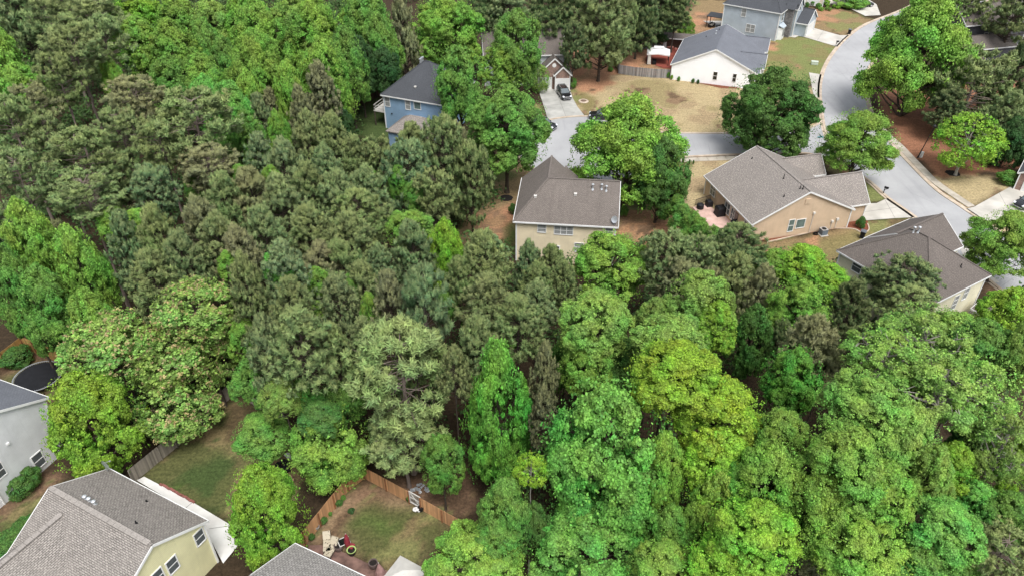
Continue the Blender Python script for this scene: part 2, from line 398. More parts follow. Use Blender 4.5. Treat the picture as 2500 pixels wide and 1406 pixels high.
# bare and mossy patches
def blob(base, c, s, seed, thr, amt):
    global col
    n = vnoise(GX, GY, s, seed) + .5*vnoise(GX, GY, s*.4, seed+1)
    m = np.clip((n-thr)/.12, 0, 1)*amt*(np.abs(col - np.array(base)).sum(-1) < .05)
    col = col*(1-m[..., None]) + np.array(c)*m[..., None]
blob(OLV, GRN, 5, 5, .0, .7); blob(OLV, BRN, 3, 15, .12, .7); blob(TAN, OLT, 9, 25, .04, .65); blob(LGR, OLT, 3, 85, .0, .8); blob(OLT, LGR, 5, 95, .0, .7); blob(TAN, SAND, 4, 28, .05, .6)
blob(GRN, OLV, 4, 35, .05, .8); blob(BRN, DIRT, 5, 45, .15, .7); blob(DIRT, BRN, 3, 55, .1, .6); blob(SAND, STRAW, 2.5, 65, .0, .8); blob(STRAW, MUD, 3, 75, .1, .6)
def gridmesh(name, X, Y, Z, cols, mat):
    ny, nx = X.shape; me = bpy.data.meshes.new(name)
    me.vertices.add(nx*ny); me.vertices.foreach_set('co', np.stack([X, Y, Z], -1).astype(np.float32).ravel())
    idx = np.arange(nx*ny).reshape(ny, nx)
    q = np.stack([idx[:-1, :-1], idx[:-1, 1:], idx[1:, 1:], idx[1:, :-1]], -1).reshape(-1, 4)
    me.loops.add(q.size); me.loops.foreach_set('vertex_index', q.ravel().astype(np.int32))
    me.polygons.add(len(q)); me.polygons.foreach_set('loop_start', np.arange(0, q.size, 4, dtype=np.int32))
    ca = me.color_attributes.new('Col', 'FLOAT_COLOR', 'POINT')
    ca.data.foreach_set('color', np.concatenate([cols, np.ones(cols.shape[:2]+(1,))], -1).astype(np.float32).ravel())
    me.update(calc_edges=True); me.materials.append(mat)
    o = bpy.data.objects.new(name, me); C.objects.link(o); return o
gm, nt, b = newmat('soil_and_turf')
tc = N(nt, 'ShaderNodeTexCoord').outputs['Object']
ca = N(nt, 'ShaderNodeAttribute', attribute_name='Col').outputs['Color']
g = mixc(nt, ramp(nt, noise(nt, 3.5, 8, tc, .75), .3, .7), (.45, .45, .45), (1.6, 1.52, 1.38))
g = mixc(nt, 1.0, ca, g, 'MULTIPLY')
mp = N(nt, 'ShaderNodeMapping'); mp.inputs['Scale'].default_value = (.35, 2.4, 1); mp.inputs['Rotation'].default_value = (0, 0, R(-14)); nt.links.new(tc, mp.inputs[0])
g2 = mixc(nt, ramp(nt, noise(nt, 1.0, 6, mp.outputs[0], .7), .35, .65), (.86, .86, .85), (1.13, 1.12, 1.11))
g = mixc(nt, 1.0, g, g2, 'MULTIPLY')
nt.links.new(g, b.inputs['Base Color']); b.inputs['Roughness'].default_value = .95; b.inputs['Specular IOR Level'].default_value = .1
bn = N(nt, 'ShaderNodeBump'); bn.inputs['Strength'].default_value = .6; bn.inputs['Distance'].default_value = .08
nt.links.new(noise(nt, 6, 6, tc, .7), bn.inputs['Height']); nt.links.new(bn.outputs[0], b.inputs['Normal'])
GZ = vnoise(GX, GY, 2, 900)*.05
near = (np.abs(GX) < 160) & (GY < 250)
GZ = np.where(near, GZ, GZ) - .03
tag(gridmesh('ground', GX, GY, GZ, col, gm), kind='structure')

# ============================================================ ROADS
am, nt, b = newmat('asphalt')
tc = N(nt, 'ShaderNodeTexCoord').outputs['Object']
g = mixc(nt, ramp(nt, noise(nt, .12, 5, tc), .35, .65), (.30, .30, .305), (.375, .375, .378))
g = mixc(nt, mixf(nt, noise(nt, .5, 6, tc, .7), .5, .72, .35), g, (.25, .25, .26))
g = mixc(nt, mixf(nt, noise(nt, 12, 3, tc), .4, .7, .3), g, (.46, .46, .46))
mp = N(nt, 'ShaderNodeMapping'); mp.inputs['Scale'].default_value = (.9, .06, 1); mp.inputs['Rotation'].default_value = (0, 0, R(20)); nt.links.new(tc, mp.inputs[0])
g = mixc(nt, mixf(nt, noise(nt, 1.0, 5, mp.outputs[0], .65), .52, .72, .35), g, (.23, .23, .24))
vo = N(nt, 'ShaderNodeTexVoronoi', feature='DISTANCE_TO_EDGE'); vo.inputs['Scale'].default_value = .13; nd = N(nt, 'ShaderNodeTexNoise'); nd.inputs['Scale'].default_value = .35; nd.inputs['Detail'].default_value = 6; nt.links.new(tc, nd.inputs['Vector'])
nt.links.new(mixc(nt, .86, nd.outputs['Color'], tc, 'MIX'), vo.inputs['Vector']); vo.inputs['Scale'].default_value = .17
mk = N(nt, 'ShaderNodeMath', operation='MULTIPLY'); nt.links.new(ramp(nt, vo.outputs['Distance'], .010, .0), mk.inputs[0]); nt.links.new(ramp(nt, noise(nt, .09, 3, tc), .47, .6), mk.inputs[1])
g = mixc(nt, mulf(nt, mk.outputs[0], .5), g, (.2, .2, .2))
nt.links.new(g, b.inputs['Base Color']); b.inputs['Roughness'].default_value = .85; b.inputs['Specular IOR Level'].default_value = .25
def sheet(name, pts, z, mat, kind='structure'):
    m = MB(); m.poly([(x, y, z) for x, y in pts]); P = m.v
    a = sum(P[i][0]*P[(i+1) % len(P)][1]-P[(i+1) % len(P)][0]*P[i][1] for i in range(len(P)))
    if a < 0: m.f[0] = m.f[0][::-1]
    o = m.build(name, mat); return tag(o, kind=kind)
def smooth(pts, n=4):
    out = []; P = [Vector(p) for p in pts]
    for i in range(len(P)-1):
        p0, p1, p2, p3 = P[max(0, i-1)], P[i], P[i+1], P[min(len(P)-1, i+2)]
        for k in range(n):
            t = k/n; out.append(.5*((2*p1)+(p2-p0)*t+(2*p0-5*p1+4*p2-p3)*t*t+(3*p1-p0-3*p2+p3)*t**3))
    return [tuple(p) for p in out] + [tuple(P[-1])]
left = smooth(gp([(2330,-40),(2215,20),(2120,58),(2075,88),(2045,118),(2020,155),(2007,190),(2003,225),(2006,262),(2015,320),(2040,370),(2075,410),(2126,446),(2167,483),(2235,531),(2300,592),(2372,650),(2470,730),(2600,850)]))
right = smooth(gp([(2420,0),(2300,45),(2210,90),(2150,130),(2122,165),(2112,200),(2115,234),(2124,272),(2150,318),(2183,360),(2226,407),(2284,464),(2338,501),(2398,541),(2500,610),(2620,700)]))
sheet('street', left + right[::-1], .012, am)
cc = at(1436.5, 358.4); cr = 12.0
top = gp([(1470,291),(1545,315),(1621,324.5),(1700,326),(1768,326.5),(1860,325),(1960,318),(2004,300)])
bot = gp([(2030,395),(1975,376),(1900,376),(1785,378.5),(1668,384),(1600,388),(1520,400)])
sheet('side_street', smooth(top) + gp([(2050,330)]) + smooth(bot), .018, am)
sheet('turning_circle', [(cc.x+cr*math.cos(t), cc.y+cr*math.sin(t)) for t in np.linspace(0, 2*math.pi, 48)[:-1]], .024, am)
def kerb(name, pts, w=.42, h=.11, side=0, mat='curb', z=0.0):
    m = MB()
    P = [Vector((x, y, 0)) for x, y in pts]; L = []
    for i in range(len(P)):
        d = (P[min(i+1, len(P)-1)] - P[max(i-1, 0)]).normalized(); n = Vector((-d.y, d.x, 0))
        L.append((P[i]+n*w*(side-.5), P[i]+n*w*(side+.5)))
    for (a, b_), (c, d) in zip(L, L[1:]):
        q = [Vector((p.x, p.y, z+h)) for p in (a, c, d, b_)]; lo = [Vector((p.x, p.y, -.1)) for p in (a, c, d, b_)]
        m.poly(q[::-1] if (q[1]-q[0]).cross(q[2]-q[0]).z < 0 else q)
        m.poly([q[0], q[1], lo[1], lo[0]]); m.poly([q[3], q[2], lo[2], lo[3]])
    return tag(m.build(name, M[mat]), kind='structure')
kerb('kerb', left); kerb('kerb', right); kerb('kerb', smooth(top)); kerb('kerb', smooth(bot))
kerb('kerb', [(cc.x+cr*math.cos(t), cc.y+cr*math.sin(t)) for t in np.linspace(R(52), R(318), 40)])
kerb('gutter', left, .35, .03, -1.1); kerb('gutter', right, .35, .03, 1.1)
walk = smooth(gp([(2140,300),(2165,330),(2194,355),(2219,381),(2250,413),(2284,446),(2330,478),(2371,505)]))
wm, nt, b = newmat('sidewalk_slabs')
tc = N(nt, 'ShaderNodeTexCoord').outputs['Object']
g = mixc(nt, ramp(nt, noise(nt, .8, 6, tc), .3, .7), (.33, .29, .23), (.50, .45, .38))
nt.links.new(g, b.inputs['Base Color']); b.inputs['Roughness'].default_value = .9; M['walk'] = wm
def pavement(name, pts, w=1.25):
    m = MB(); P = [Vector((x, y, 0)) for x, y in pts]
    ds = [0]
    for a, b_ in zip(P, P[1:]): ds.append(ds[-1] + (b_-a).length)
    def pt(s):
        for i in range(len(P)-1):
            if s <= ds[i+1]: return P[i].lerp(P[i+1], (s-ds[i])/(ds[i+1]-ds[i]))
        return P[-1]
    s = 0
    while s < ds[-1]-.3:
        a, b_ = pt(s), pt(min(s+1.46, ds[-1])); d = (b_-a).normalized(); n = Vector((-d.y, d.x, 0))*w/2
        m.ext([a-n-Vector((0,0,.05)), b_-n-Vector((0,0,.05)), b_+n-Vector((0,0,.05)), a+n-Vector((0,0,.05))], (0, 0, .12)); s += 1.5
    return tag(m.build(name, M['walk']), kind='structure')
pavement('sidewalk', walk); pavement('sidewalk', smooth(gp([(1660,392),(1720,389.5),(1785,387),(1850,385),(1900,384)])))
def drive(name, px, z=.03, mat='concrete', joints=()):
    o = sheet(name, gp(px), z, M[mat])
    for a, b_ in joints:
        m = MB(); m.bar(at(*a, z+.004), at(*b_, z+.004), .04, .006); j = m.build('joint', M['joint'], o)
    return o
M['joint'] = pmat('joint_dark', (.16, .15, .14), .2)
drive('driveway', [(1314,220),(1390,214),(1398,240),(1410,262),(1429,286),(1390,289),(1338,297),(1331,270)], joints=[((1355,217),(1383,288)), ((1330,259),(1405,252))], mat='concrete_dirty')
drive('driveway', [(1928,72),(1942,59),(1968,64),(2050,87),(2076,87),(2046,116),(1952,88),(1940,93),(1922,90)], joints=[((1975,66),(1958,88)), ((2010,76),(1995,100))])
drive('driveway', [(2107,498),(2140,497),(2168,484),(2236,531),(2180,534),(2100,540)], joints=[((2110,518),(2200,505)), ((2160,487),(2185,533))])
drive('driveway', [(2352,512),(2378,506),(2470,455),(2500,440),(2560,450),(2560,560),(2402,543)], joints=[((2440,473),(2480,545))])
drive('driveway', [(2340,600),(2362,600),(2390,645),(2440,690),(2380,690)])
drive('driveway', [(2000,-30),(2090,-20),(2140,12),(2150,38),(2112,40),(2060,14),(1990,8)])
drive('garden_path', [(1975,178),(2006,183),(2003,238),(1988,242)])
drive('garden_path', [(334,1172),(352,1163),(470,1225),(565,1282),(582,1330),(545,1375),(500,1290),(440,1235)], mat='path', joints=[((470,1225),(452,1240)), ((565,1282),(510,1290))])
drive('patio', [(1691,507),(1722,498),(1850,580),(1800,600),(1745,572)], .05, 'concrete')
M['pavers'] = brickmat('pink_pavers', (.40, .23, .19), (.30, .17, .14), (.12, .09, .07), .3, .3, .02)
M['pinkconc'] = pmat('stained_concrete', (.62, .42, .36), .2, .8, .8, c2=(.40, .27, .22))
bpy.data.objects['patio'].data.materials[0] = M['pinkconc']
M['brownpatio'] = pmat('brown_paver_patio', (.21, .125, .10), .5, 1.2, .85, c2=(.10, .06, .05), bump=.5)
drive('patio', [(748,1330),(790,1330),(850,1352),(900,1375),(965,1400),(960,1450),(820,1450)], .02, 'brownpatio')
M['mulch'] = pmat('red_mulch', (.20, .065, .032), .5, 6, .95, c2=(.09, .03, .017), bump=.8)
M['darkmulch'] = pmat('black_mulch', (.02, .016, .014), .5, 6, .95, bump=.8)
drive('mulch_bed', [(1852,583),(1960,555),(2020,545),(2095,533),(2118,540),(2122,560),(2108,568),(2085,558),(2050,558),(1960,572),(1872,592)], .03, 'mulch')
kerb('bed_edging', smooth(gp([(1872,592),(1960,572),(2010,561),(2050,558),(2085,560),(2105,569),(2121,562),(2118,547)])), .14, .1, mat='curb')
def disc(name, u, v, r, mat, z=.02, n=24, jag=.0):
    p = at(u, v); return sheet(name, [(p.x+r*(1+jag*random.uniform(-1,1))*math.cos(t), p.y+r*(1+jag*random.uniform(-1,1))*math.sin(t)) for t in np.linspace(0, 2*math.pi, n+1)[:-1]], z, M[mat])
disc('mulch_bed', 2326, 424, 1.05, 'darkmulch', .03, jag=.12)
disc('mulch_bed', 1236, 484, .95, 'darkmulch', .02, jag=.08)
disc('mulch_bed', 1390, 212, 1.3, 'mulch', .022, jag=.1)
drive('mulch_bed', [(1640,188),(1805,210),(1805,217),(1760,216),(1705,203),(1640,194)], .02, 'mulch')
drive('deck_floor', [(1575,150),(1580,128),(1625,112),(1680,118),(1690,140),(1655,168),(1620,168)], .04, 'mulch')
M['reddeck'] = planks('red_deck', (.25, .055, .035), .15)
bpy.data.objects['deck_floor'].data.materials[0] = M['reddeck']
drive('patio', [(1716,52),(1775,52),(1790,68),(1752,68)], .03, 'concrete')

# ============================================================ HOUSES
class House:
    def __init__(s, label, O, ang, wall, roofm, cat='house', trim='white', name='house'):
        s.r = empty(name, (O[0], O[1], 0), R(ang), label, cat)
        s.O = Vector((O[0], O[1], 0)); s.c, s.s = math.cos(R(ang)), math.sin(R(ang))
        s.wall, s.roofm, s.trim = wall, roofm, trim
        s.W, s.Rf, s.T = MB(), MB(), MB()
    def loc(s, p):
        dx, dy = p[0]-s.O.x, p[1]-s.O.y
        return Vector((dx*s.c + dy*s.s, -dx*s.s + dy*s.c, p[2]))
    def on(s, u, v, ax, val):    # picture point -> local point on the wall plane x=val / y=val
        d = ray(u, v); o = s.loc((0, 0, CAMZ)); q = s.loc(Vector((0, 0, CAMZ)) + d) - o
        t = (val - o[ax]) / q[ax]; return o + q*t
    def onroof(s, u, v, fn):     # march down the view ray to the roof height function
        d = ray(u, v).normalized(); p = Vector((0, 0, CAMZ))
        for i in range(4000):
            p = p + d*.08; q = s.loc(p)
            if q.z <= fn(q.x, q.y): return q
        return q
    def gable(s, x0, x1, y0, y1, ze, zr, axis='x', zb=-.15, ov=.35, go=.25, th=.18, rc=None, trims=True):
        # eaves at x0..x1,y0..y1 include the overhang; axis = direction of the ridge
        sw = axis == 'y'
        def P(a, b, z): return Vector((b, a, z)) if sw else Vector((a, b, z))
        a0, a1, b0, b1 = (y0, y1, x0, x1) if sw else (x0, x1, y0, y1)
        rc = (b0+b1)/2 if rc is None else rc
        s.Rf.slab([P(a0, b0, ze), P(a1, b0, ze), P(a1, rc, zr), P(a0, rc, zr)], th)
        s.Rf.slab([P(a0, b1, ze), P(a1, b1, ze), P(a1, rc, zr), P(a0, rc, zr)], th)
        k0 = (zr-ze)/(rc-b0); k1 = (zr-ze)/(b1-rc)
        prof = [P(a0+go, b0+ov, zb), P(a0+go, b0+ov, ze+ov*k0-th-.01), P(a0+go, rc, zr-th-.01), P(a0+go, b1-ov, ze+ov*k1-th-.01), P(a0+go, b1-ov, zb)]
        s.W.ext(prof, P(a1-a0-2*go, 0, 0) - P(0, 0, 0))
        if trims:
            for e, t in ((a0, -.02), (a1, .02)):
                for bb in (b0, b1): s.T.bar(P(e+t, bb, ze-.10), P(e+t, rc, zr-.10), .05, .22)
            s.T.bar(P(a0-.03, b0-.03, ze-.10), P(a1+.03, b0-.03, ze-.10), .07, .2); s.T.bar(P(a0-.03, b1+.03, ze-.10), P(a1+.03, b1+.03, ze-.10), .07, .2)
            for bb in (b0+ov-.015, b1-ov+.015):
                for aa in (a0+go-.01, a1-go+.01): s.T.bar(P(aa, bb, 0), P(aa, bb, ze-.15), .16, .16)
        s.T.bar(P(a0, rc, zr+.03), P(a1, rc, zr+.03), .25, .05, mi=1)
    def hip(s, x0, x1, y0, y1, ze, zr, r0, r1, zb=-.15, ov=.35, th=.18):
        a, b_, c, d = (x0, y0, ze), (x1, y0, ze), (x1, y1, ze), (x0, y1, ze)
        r0 = (*r0, zr); r1 = (*r1, zr)
        s.Rf.slab([a, b_, r1, r0], th); s.Rf.slab([b_, c, r1], th); s.Rf.slab([c, d, r0, r1], th); s.Rf.slab([d, a, r0], th)
        s.W.box(x0+ov, y0+ov, zb, x1-ov, y1-ov, ze-.04)
        for p, q in ((a, b_), (b_, c), (c, d), (d, a)):
            p, q = Vector(p), Vector(q); s.T.bar(p-Vector((0,0,.1)), q-Vector((0,0,.1)), .08, .2)
        for p in ((x0+ov, y0+ov), (x1-ov, y0+ov), (x1-ov, y1-ov), (x0+ov, y1-ov)): s.T.bar((*p, 0), (*p, ze-.15), .17, .17)
        for p, q in ((a, r0), (d, r0), (b_, r1), (c, r1), (r0, r1)):
            if (Vector(p)-Vector(q)).length > .05:
                s.T.bar(Vector(p)+Vector((0,0,.02)), Vector(q)+Vector((0,0,.03)), .22, .05, mi=1)
    def done(s):
        s.W.build('wall', s.wall, s.r); s.Rf.build('roof', s.roofm, s.r)
        s.T.build('trim', [M[s.trim], s.roofm], s.r)
    def window(s, ax, val, out, a, z, w, h, cols=1, rows=2, g='glass', fr='white', name='window', bw=.09):
        # centred at a along the wall, z height; out = +1/-1 outward sign of the wall plane
        def P(aa, zz, o): return Vector((val+o*out, aa, zz)) if ax == 0 else Vector((aa, val+o*out, zz))
        f = MB()
        def rect(a0, z0, a1, z1, d0, d1, mb):
            mb.ext([P(a0, z0, d0), P(a1, z0, d0), P(a1, z1, d0), P(a0, z1, d0)], P(0, 0, d1)-P(0, 0, d0))
        rect(a-w/2-bw, z-h/2-bw, a-w/2, z+h/2+bw, -.02, .06, f); rect(a+w/2, z-h/2-bw, a+w/2+bw, z+h/2+bw, -.02, .06, f)
        rect(a-w/2, z+h/2, a+w/2, z+h/2+bw, -.02, .06, f); rect(a-w/2, z-h/2-bw, a+w/2, z-h/2, -.02, .075, f)
        for i in range(1, cols): x = a-w/2+w*i/cols; rect(x-.045, z-h/2, x+.045, z+h/2, -.02, .052, f)
        for i in range(1, rows): zz = z-h/2+h*i/rows; rect(a-w/2, zz-.03, a+w/2, zz+.03, -.02, .045, f)
        o = f.build(name, M[fr], s.r)
        p = MB(); rect(a-w/2, z-h/2, a+w/2, z+h/2, -.03, .02, p); p.build('pane', M[g], o)
        return o
    def winpx(s, ax, val, out, u, v, w, h, **k):
        p = s.on(u, v, ax, val); return s.window(ax, val, out, p[1-ax], p.z, w, h, **k)
    def vent(s, q, kind='pipe', h=.5):
        m = MB()
        if kind == 'pipe':
            m.cyl(q-Vector((0,0,.3)), q+Vector((0,0,h)), .055, n=8); m.cyl(q-Vector((0,0,.1)), q+Vector((0,0,.12)), .17, .07, n=10)
            return m.build('vent_pipe', M['blackmetal'], s.r)
        if kind == 'cap':
            m.cyl(q-Vector((0,0,.4)), q+Vector((0,0,h)), .085, n=10); m.cyl(q-Vector((0,0,.15)), q+Vector((0,0,.14)), .24, .1, n=12)
            m.cyl(q+Vector((0,0,h)), q+Vector((0,0,h+.08)), .17, .17, n=12); m.cyl(q+Vector((0,0,h+.08)), q+Vector((0,0,h+.16)), .17, .03, n=12)
            return m.build('flue', M['steel'], s.r)
        m.cbox(q+Vector((0,0,.08)), (.3, .3, .2)); m.cbox(q+Vector((0,0,.22)), (.38, .38, .07)); return m.build('roof_vent', M['offwhite'], s.r)
    def dish(s, q, face=(0, -1, .5)):
        m = MB(); m.bar(q, q+Vector((0,0,.55)), .05, .05); m.bar(q+Vector((.35,0,0)), q+Vector((0,0,.4)), .03, .03)
        n = Vector(face).normalized(); a = n.cross(Vector((0,0,1))).normalized(); b_ = n.cross(a); c = q+Vector((0,0,.75))
        K = 12; rings = [[c + (a*math.cos(t)*r + b_*math.sin(t)*r*1.1) + n*(r*r*.35) for t in [2*math.pi*i/K for i in range(K)]] for r in (.12, .28, .42)]
        for A, B in zip(rings, rings[1:]):
            for i in range(K): m.poly([A[i], A[(i+1) % K], B[(i+1) % K], B[i]])
        m.poly(rings[0]); m.bar(c-b_*.35, c+n*.5, .025, .025); m.cbox(c+n*.5, (.1, .1, .08)); m.bar(q+Vector((0,0,.5)), c, .06, .06)
        return m.build('satellite_dish', M['steel'], s.r)
    def garage(s, ax, val, out, a, w, h):
        o = MB()
        for i in range(4):
            z0, z1 = h*i/4+.02, h*(i+1)/4-.01
            P = [(a-w/2, z0), (a+w/2, z0), (a+w/2, z1), (a-w/2, z1)]
            V = [Vector((val-.02*out, p, z)) if ax == 0 else Vector((p, val-.02*out, z)) for p, z in P]
            o.ext(V, Vector((.07*out, 0, 0)) if ax == 0 else Vector((0, .07*out, 0)))
        g = o.build('garage_door', M['white'], s.r)
        f = MB()
        for x0, x1, z0, z1 in ((a-w/2-.14, a-w/2, 0, h+.14), (a+w/2, a+w/2+.14, 0, h+.14), (a-w/2, a+w/2, h, h+.14)):
            V = [Vector((val-.02*out, p, z)) if ax == 0 else Vector((p, val-.02*out, z)) for p, z in ((x0,z0),(x1,z0),(x1,z1),(x0,z1))]
            f.ext(V, Vector((.1*out, 0, 0)) if ax == 0 else Vector((0, .1*out, 0)))
        f.build('frame', M['white'], g); return g

sh_brown = shingles('brown_shingles', (.20, .172, .152), streak=.6, spot=(.28, .25, .225))
sh_brown2 = shingles('dark_brown_shingles', (.172, .148, .132), streak=.2)
sh_grey = shingles('weathered_shingles', (.28, .252, .228), dark=.6, streak=.12, spot=(.52, .45, .40), spk=.6)
sh_slate = shingles('charcoal_shingles', (.085, .09, .10), streak=.2, tab=.35)
sh_slate2 = shingles('blue_grey_shingles', (.18, .19, .215), streak=.12, tab=.3)
sh_near = shingles('grey_brown_shingles', (.33, .30, .27), dark=.72, tab=.8, streak=.14)
sh_near2 = shingles('grey_shingles', (.36, .34, .32), dark=.75, tab=.8, streak=.1)

# --- tan two-storey house in the middle
H = House('tan two-storey house with a stained brown hipped roof in the middle of the photo', (.15, 80.29), -6, siding('tan_siding', (.86, .745, .525)), sh_brown)
ze, zr = 6.0, 9.5
H.Rf.slab([(0,0,ze),(12.9,0,ze),(12.94,5.2,zr),(3.96,5.2,zr)]); H.Rf.slab([(3.96,5.2,zr),(12.94,5.2,zr),(12.9,10.4,ze),(3.96,10.4,ze)])
H.Rf.slab([(0,0,ze),(3.96,5.2,zr),(3.96,11.4,zr+.0),(0,11.4,ze)]); H.Rf.slab([(3.96,5.21,zr),(3.96,11.4,zr),(7.7,11.4,ze+.02),(7.7,5.21,ze+.02)])
H.Rf.slab([(5.9,8.5,7.6),(5.9,12.3,7.6),(7.6,12.3,6.1),(7.6,8.5,6.1)]); H.Rf.slab([(5.9,8.5,7.6),(5.9,12.3,7.6),(4.2,12.3,6.1),(4.2,8.5,6.1)])
H.W.ext([(12.6,.35,-.2),(12.6,.35,6.05),(12.6,5.2,9.28),(12.6,10.05,6.05),(12.6,10.05,-.2)], (-8.0,0,0))
H.W.box(.35,.38,-.2,4.7,11.1,5.95); H.W.ext([(4.6,11.12,-.2),(4.6,11.12,5.9),(7.35,11.12,5.9),(7.35,11.12,-.2)], (0,-2.5,0))
H.W.box(4.6,10.2,-.2,7.3,12.0,5.9)
H.T.bar((0,-.03,5.9),(12.95,-.03,5.9),.08,.2); H.T.bar((-.03,0,5.9),(-.03,11.4,5.9),.08,.2)
H.T.bar((12.95,0,5.9),(12.97,5.2,9.4),.06,.22); H.T.bar((12.95,10.4,5.9),(12.97,5.2,9.4),.06,.22)
for p in ((.36,.37),(12.6,.36),(.36,11.1)): H.T.bar((*p,0),(*p,5.9),.18,.18)
for p, q in (((0,0,ze),(3.96,5.2,zr)),((3.96,5.2,zr),(12.9,5.2,zr)),((3.96,5.2,zr),(3.96,11.4,zr)),((5.9,8.5,7.6),(5.9,12.3,7.6))):
    H.T.bar(Vector(p)+Vector((0,0,.02)), Vector(q)+Vector((0,0,.03)), .24, .05, mi=1)
H.done()
H.winpx(1, .35, -1, 1323, 558, .95, 1.05, g='glassblind')
H.winpx(1, .35, -1, 1376, 563, 2.25, 1.1, cols=3, g='glassblind'); H.winpx(1, .35, -1, 1487, 565, .8, 1.1, g='glassblind')
H.winpx(1, .35, -1, 1413, 604, 1.0, 1.2, g='glassblind')
p = H.on(1353, 603, 1, .35); dm = MB(); dm.box(p.x-.6, .2, .0, p.x+.6, .36, 2.5); d = dm.build('door', M['darkglass'], H.r)
dm = MB(); dm.box(p.x+.61, .26, 0, p.x+.75, .37, 2.6); dm.box(p.x-.75, .26, 0, p.x-.61, .37, 2.6); dm.box(p.x-.61,.26,2.5,p.x+.61,.37,2.62); dm.build('frame', M['white'], d)
rf = lambda x, y: 6+3.5*y/5.2
for u, v in ((1447,462),(1469,462),(1480,466)): H.vent(H.onroof(u, v, rf), 'cap', .6)
for u, v in ((1307,482),(1405,477)): H.vent(H.onroof(u, v, rf), 'box')
H.dish(Vector((12.4, .25, 6.15)), (-.6, -1, .5))

# --- beige ranch with the patio
siding_beige = siding('beige_siding', (.64, .49, .345))
H = House('single-storey beige house with weathered grey-brown roof beside the stained patio', (31.35, 84.55), 104.7, siding_beige, sh_grey)
H.gable(0, 13.9, -15.4, 0, 2.9, 6.7, 'x')
H.gable(.95, 7.6, -18.4, -7.9, 2.86, 6.05, 'y', rc=4.2, trims=True); H.gable(10, 14.3, -17.5, -9, 2.8, 5.05, 'y', rc=12.2)
H.done()
for u, v, w_ in ((1741,465,1.3),(1776,509,1.3),(1789,524,.9),(1822,556,1.3)): H.winpx(0+1, -.35, 1, u, v, w_, 1.6, cols=2)
H.winpx(0, .25, -1, 1931, 551, .75, 1.75, g='glassgreen'); H.winpx(0, .25, -1, 1954, 546, 1.25, 1.25, rows=1, g='glassgreen')
p = H.on(1797, 528, 1, -.35); dm = MB(); dm.box(p.x-.5, -.36, 0, p.x+.5, -.30, 2.1); dm.build('door', M['darkglass'], H.r)
H.garage(1, -18.05, -1, 4.25, 4.9, 2.2)
rf = lambda x, y: 2.9+3.8*(-y)/7.7 if y > -7.7 else 6.7-3.8*(-y-7.7)/7.7
H.vent(H.onroof(1913,437,rf), 'pipe', .7); H.vent(H.onroof(1953,462,rf), 'pipe', .45); H.vent(H.onroof(1960,462,rf), 'pipe', .5); H.vent(H.onroof(1914,480,rf), 'pipe', .3); H.vent(H.onroof(1836,388,rf), 'pipe', .25)
m = MB(); m.box(.16,-8.2,4.75,.27,-7.4,5.5); m.build('gable_vent', siding_beige, H.r)
for u, v, s_ in ((2031,540,.3),(2044,535,.35),(1987,520,.3),(2101-10,545,.2)):
    p = H.on(u, v, 0, .25); m = MB(); m.box(.05, p.y-s_/2, p.z-s_/2, .27, p.y+s_/2, p.z+s_/2); m.bar((.2, p.y, p.z), (.2, p.y, 0.1), .06, .06); m.build('utility_meter', M['offwhite'], H.r)
BEIGE = H

# --- brown-roofed cream house at right
H = House('cream two-storey house with a dark brown pyramid hipped roof at the right', (44.26, 63.33), 121, siding('cream_siding', (.82, .77, .57)), sh_brown2)
H.hip(0, 12.3, -10.8, 0, 6, 9.8, (5.4, -5.4), (6.9, -5.4)); H.gable(5.2, 12.4, -13.5, -5, 5.97, 8.6, 'y')
H.gable(-3.2, -.5, -10.9, -8.2, 2.7, 3.3, 'x')
H.done()
H.winpx(0, .35, -1, 2358, 715, .75, 1.7, g='glassblind'); H.winpx(0, .35, -1, 2331, 738, .75, 1.9, rows=3, g='glassblind')
H.winpx(1, -.35, 1, 2092, 652, 1.1, 1.3, g='glass')
rf = lambda x, y: 6+3.8*min(-y/5.4, x/5.4, (12.3-x)/5.4, (10.8+y)/5.4)
for u, v in ((2230,567),(2242,567),(2253,571)): H.vent(H.onroof(u, v, rf), 'cap', .6)
H.vent(H.onroof(2345,652,rf), 'pipe', .45); H.vent(H.onroof(2220,545,rf), 'pipe', .25)

# --- white ranch
H = House('bright white single-storey house with charcoal gabled roof by the tan lawn', (30.53, 142.98), -19.5, siding('white_siding', (.93, .94, .96), dirt=.12), sh_slate2)
H.gable(0, 16.6, 0, 16, 3, 6.85, 'y', rc=8.1)
H.gable(9, 17.3, 3.3, 8.6, 3.05, 5.0, 'x'); H.gable(9, 17.1, 13.2, 18.6, 3.02, 5.0, 'x')
H.done()
H.winpx(1, .25, -1, 1746, 186, .7, 1.5, g='darkglass'); H.winpx(1, .25, -1, 1793, 191, .6, 1.5, g='darkglass')
rf = lambda x, y: 3+3.85*x/8.1 if x < 8.1 else 6.85-3.85*(x-8.1)/8.5
H.vent(H.onroof(1748,83,rf), 'cap', .5); H.vent(H.onroof(1756,74,rf), 'pipe', .25); H.vent(H.onroof(1724,91,rf), 'pipe', .25)

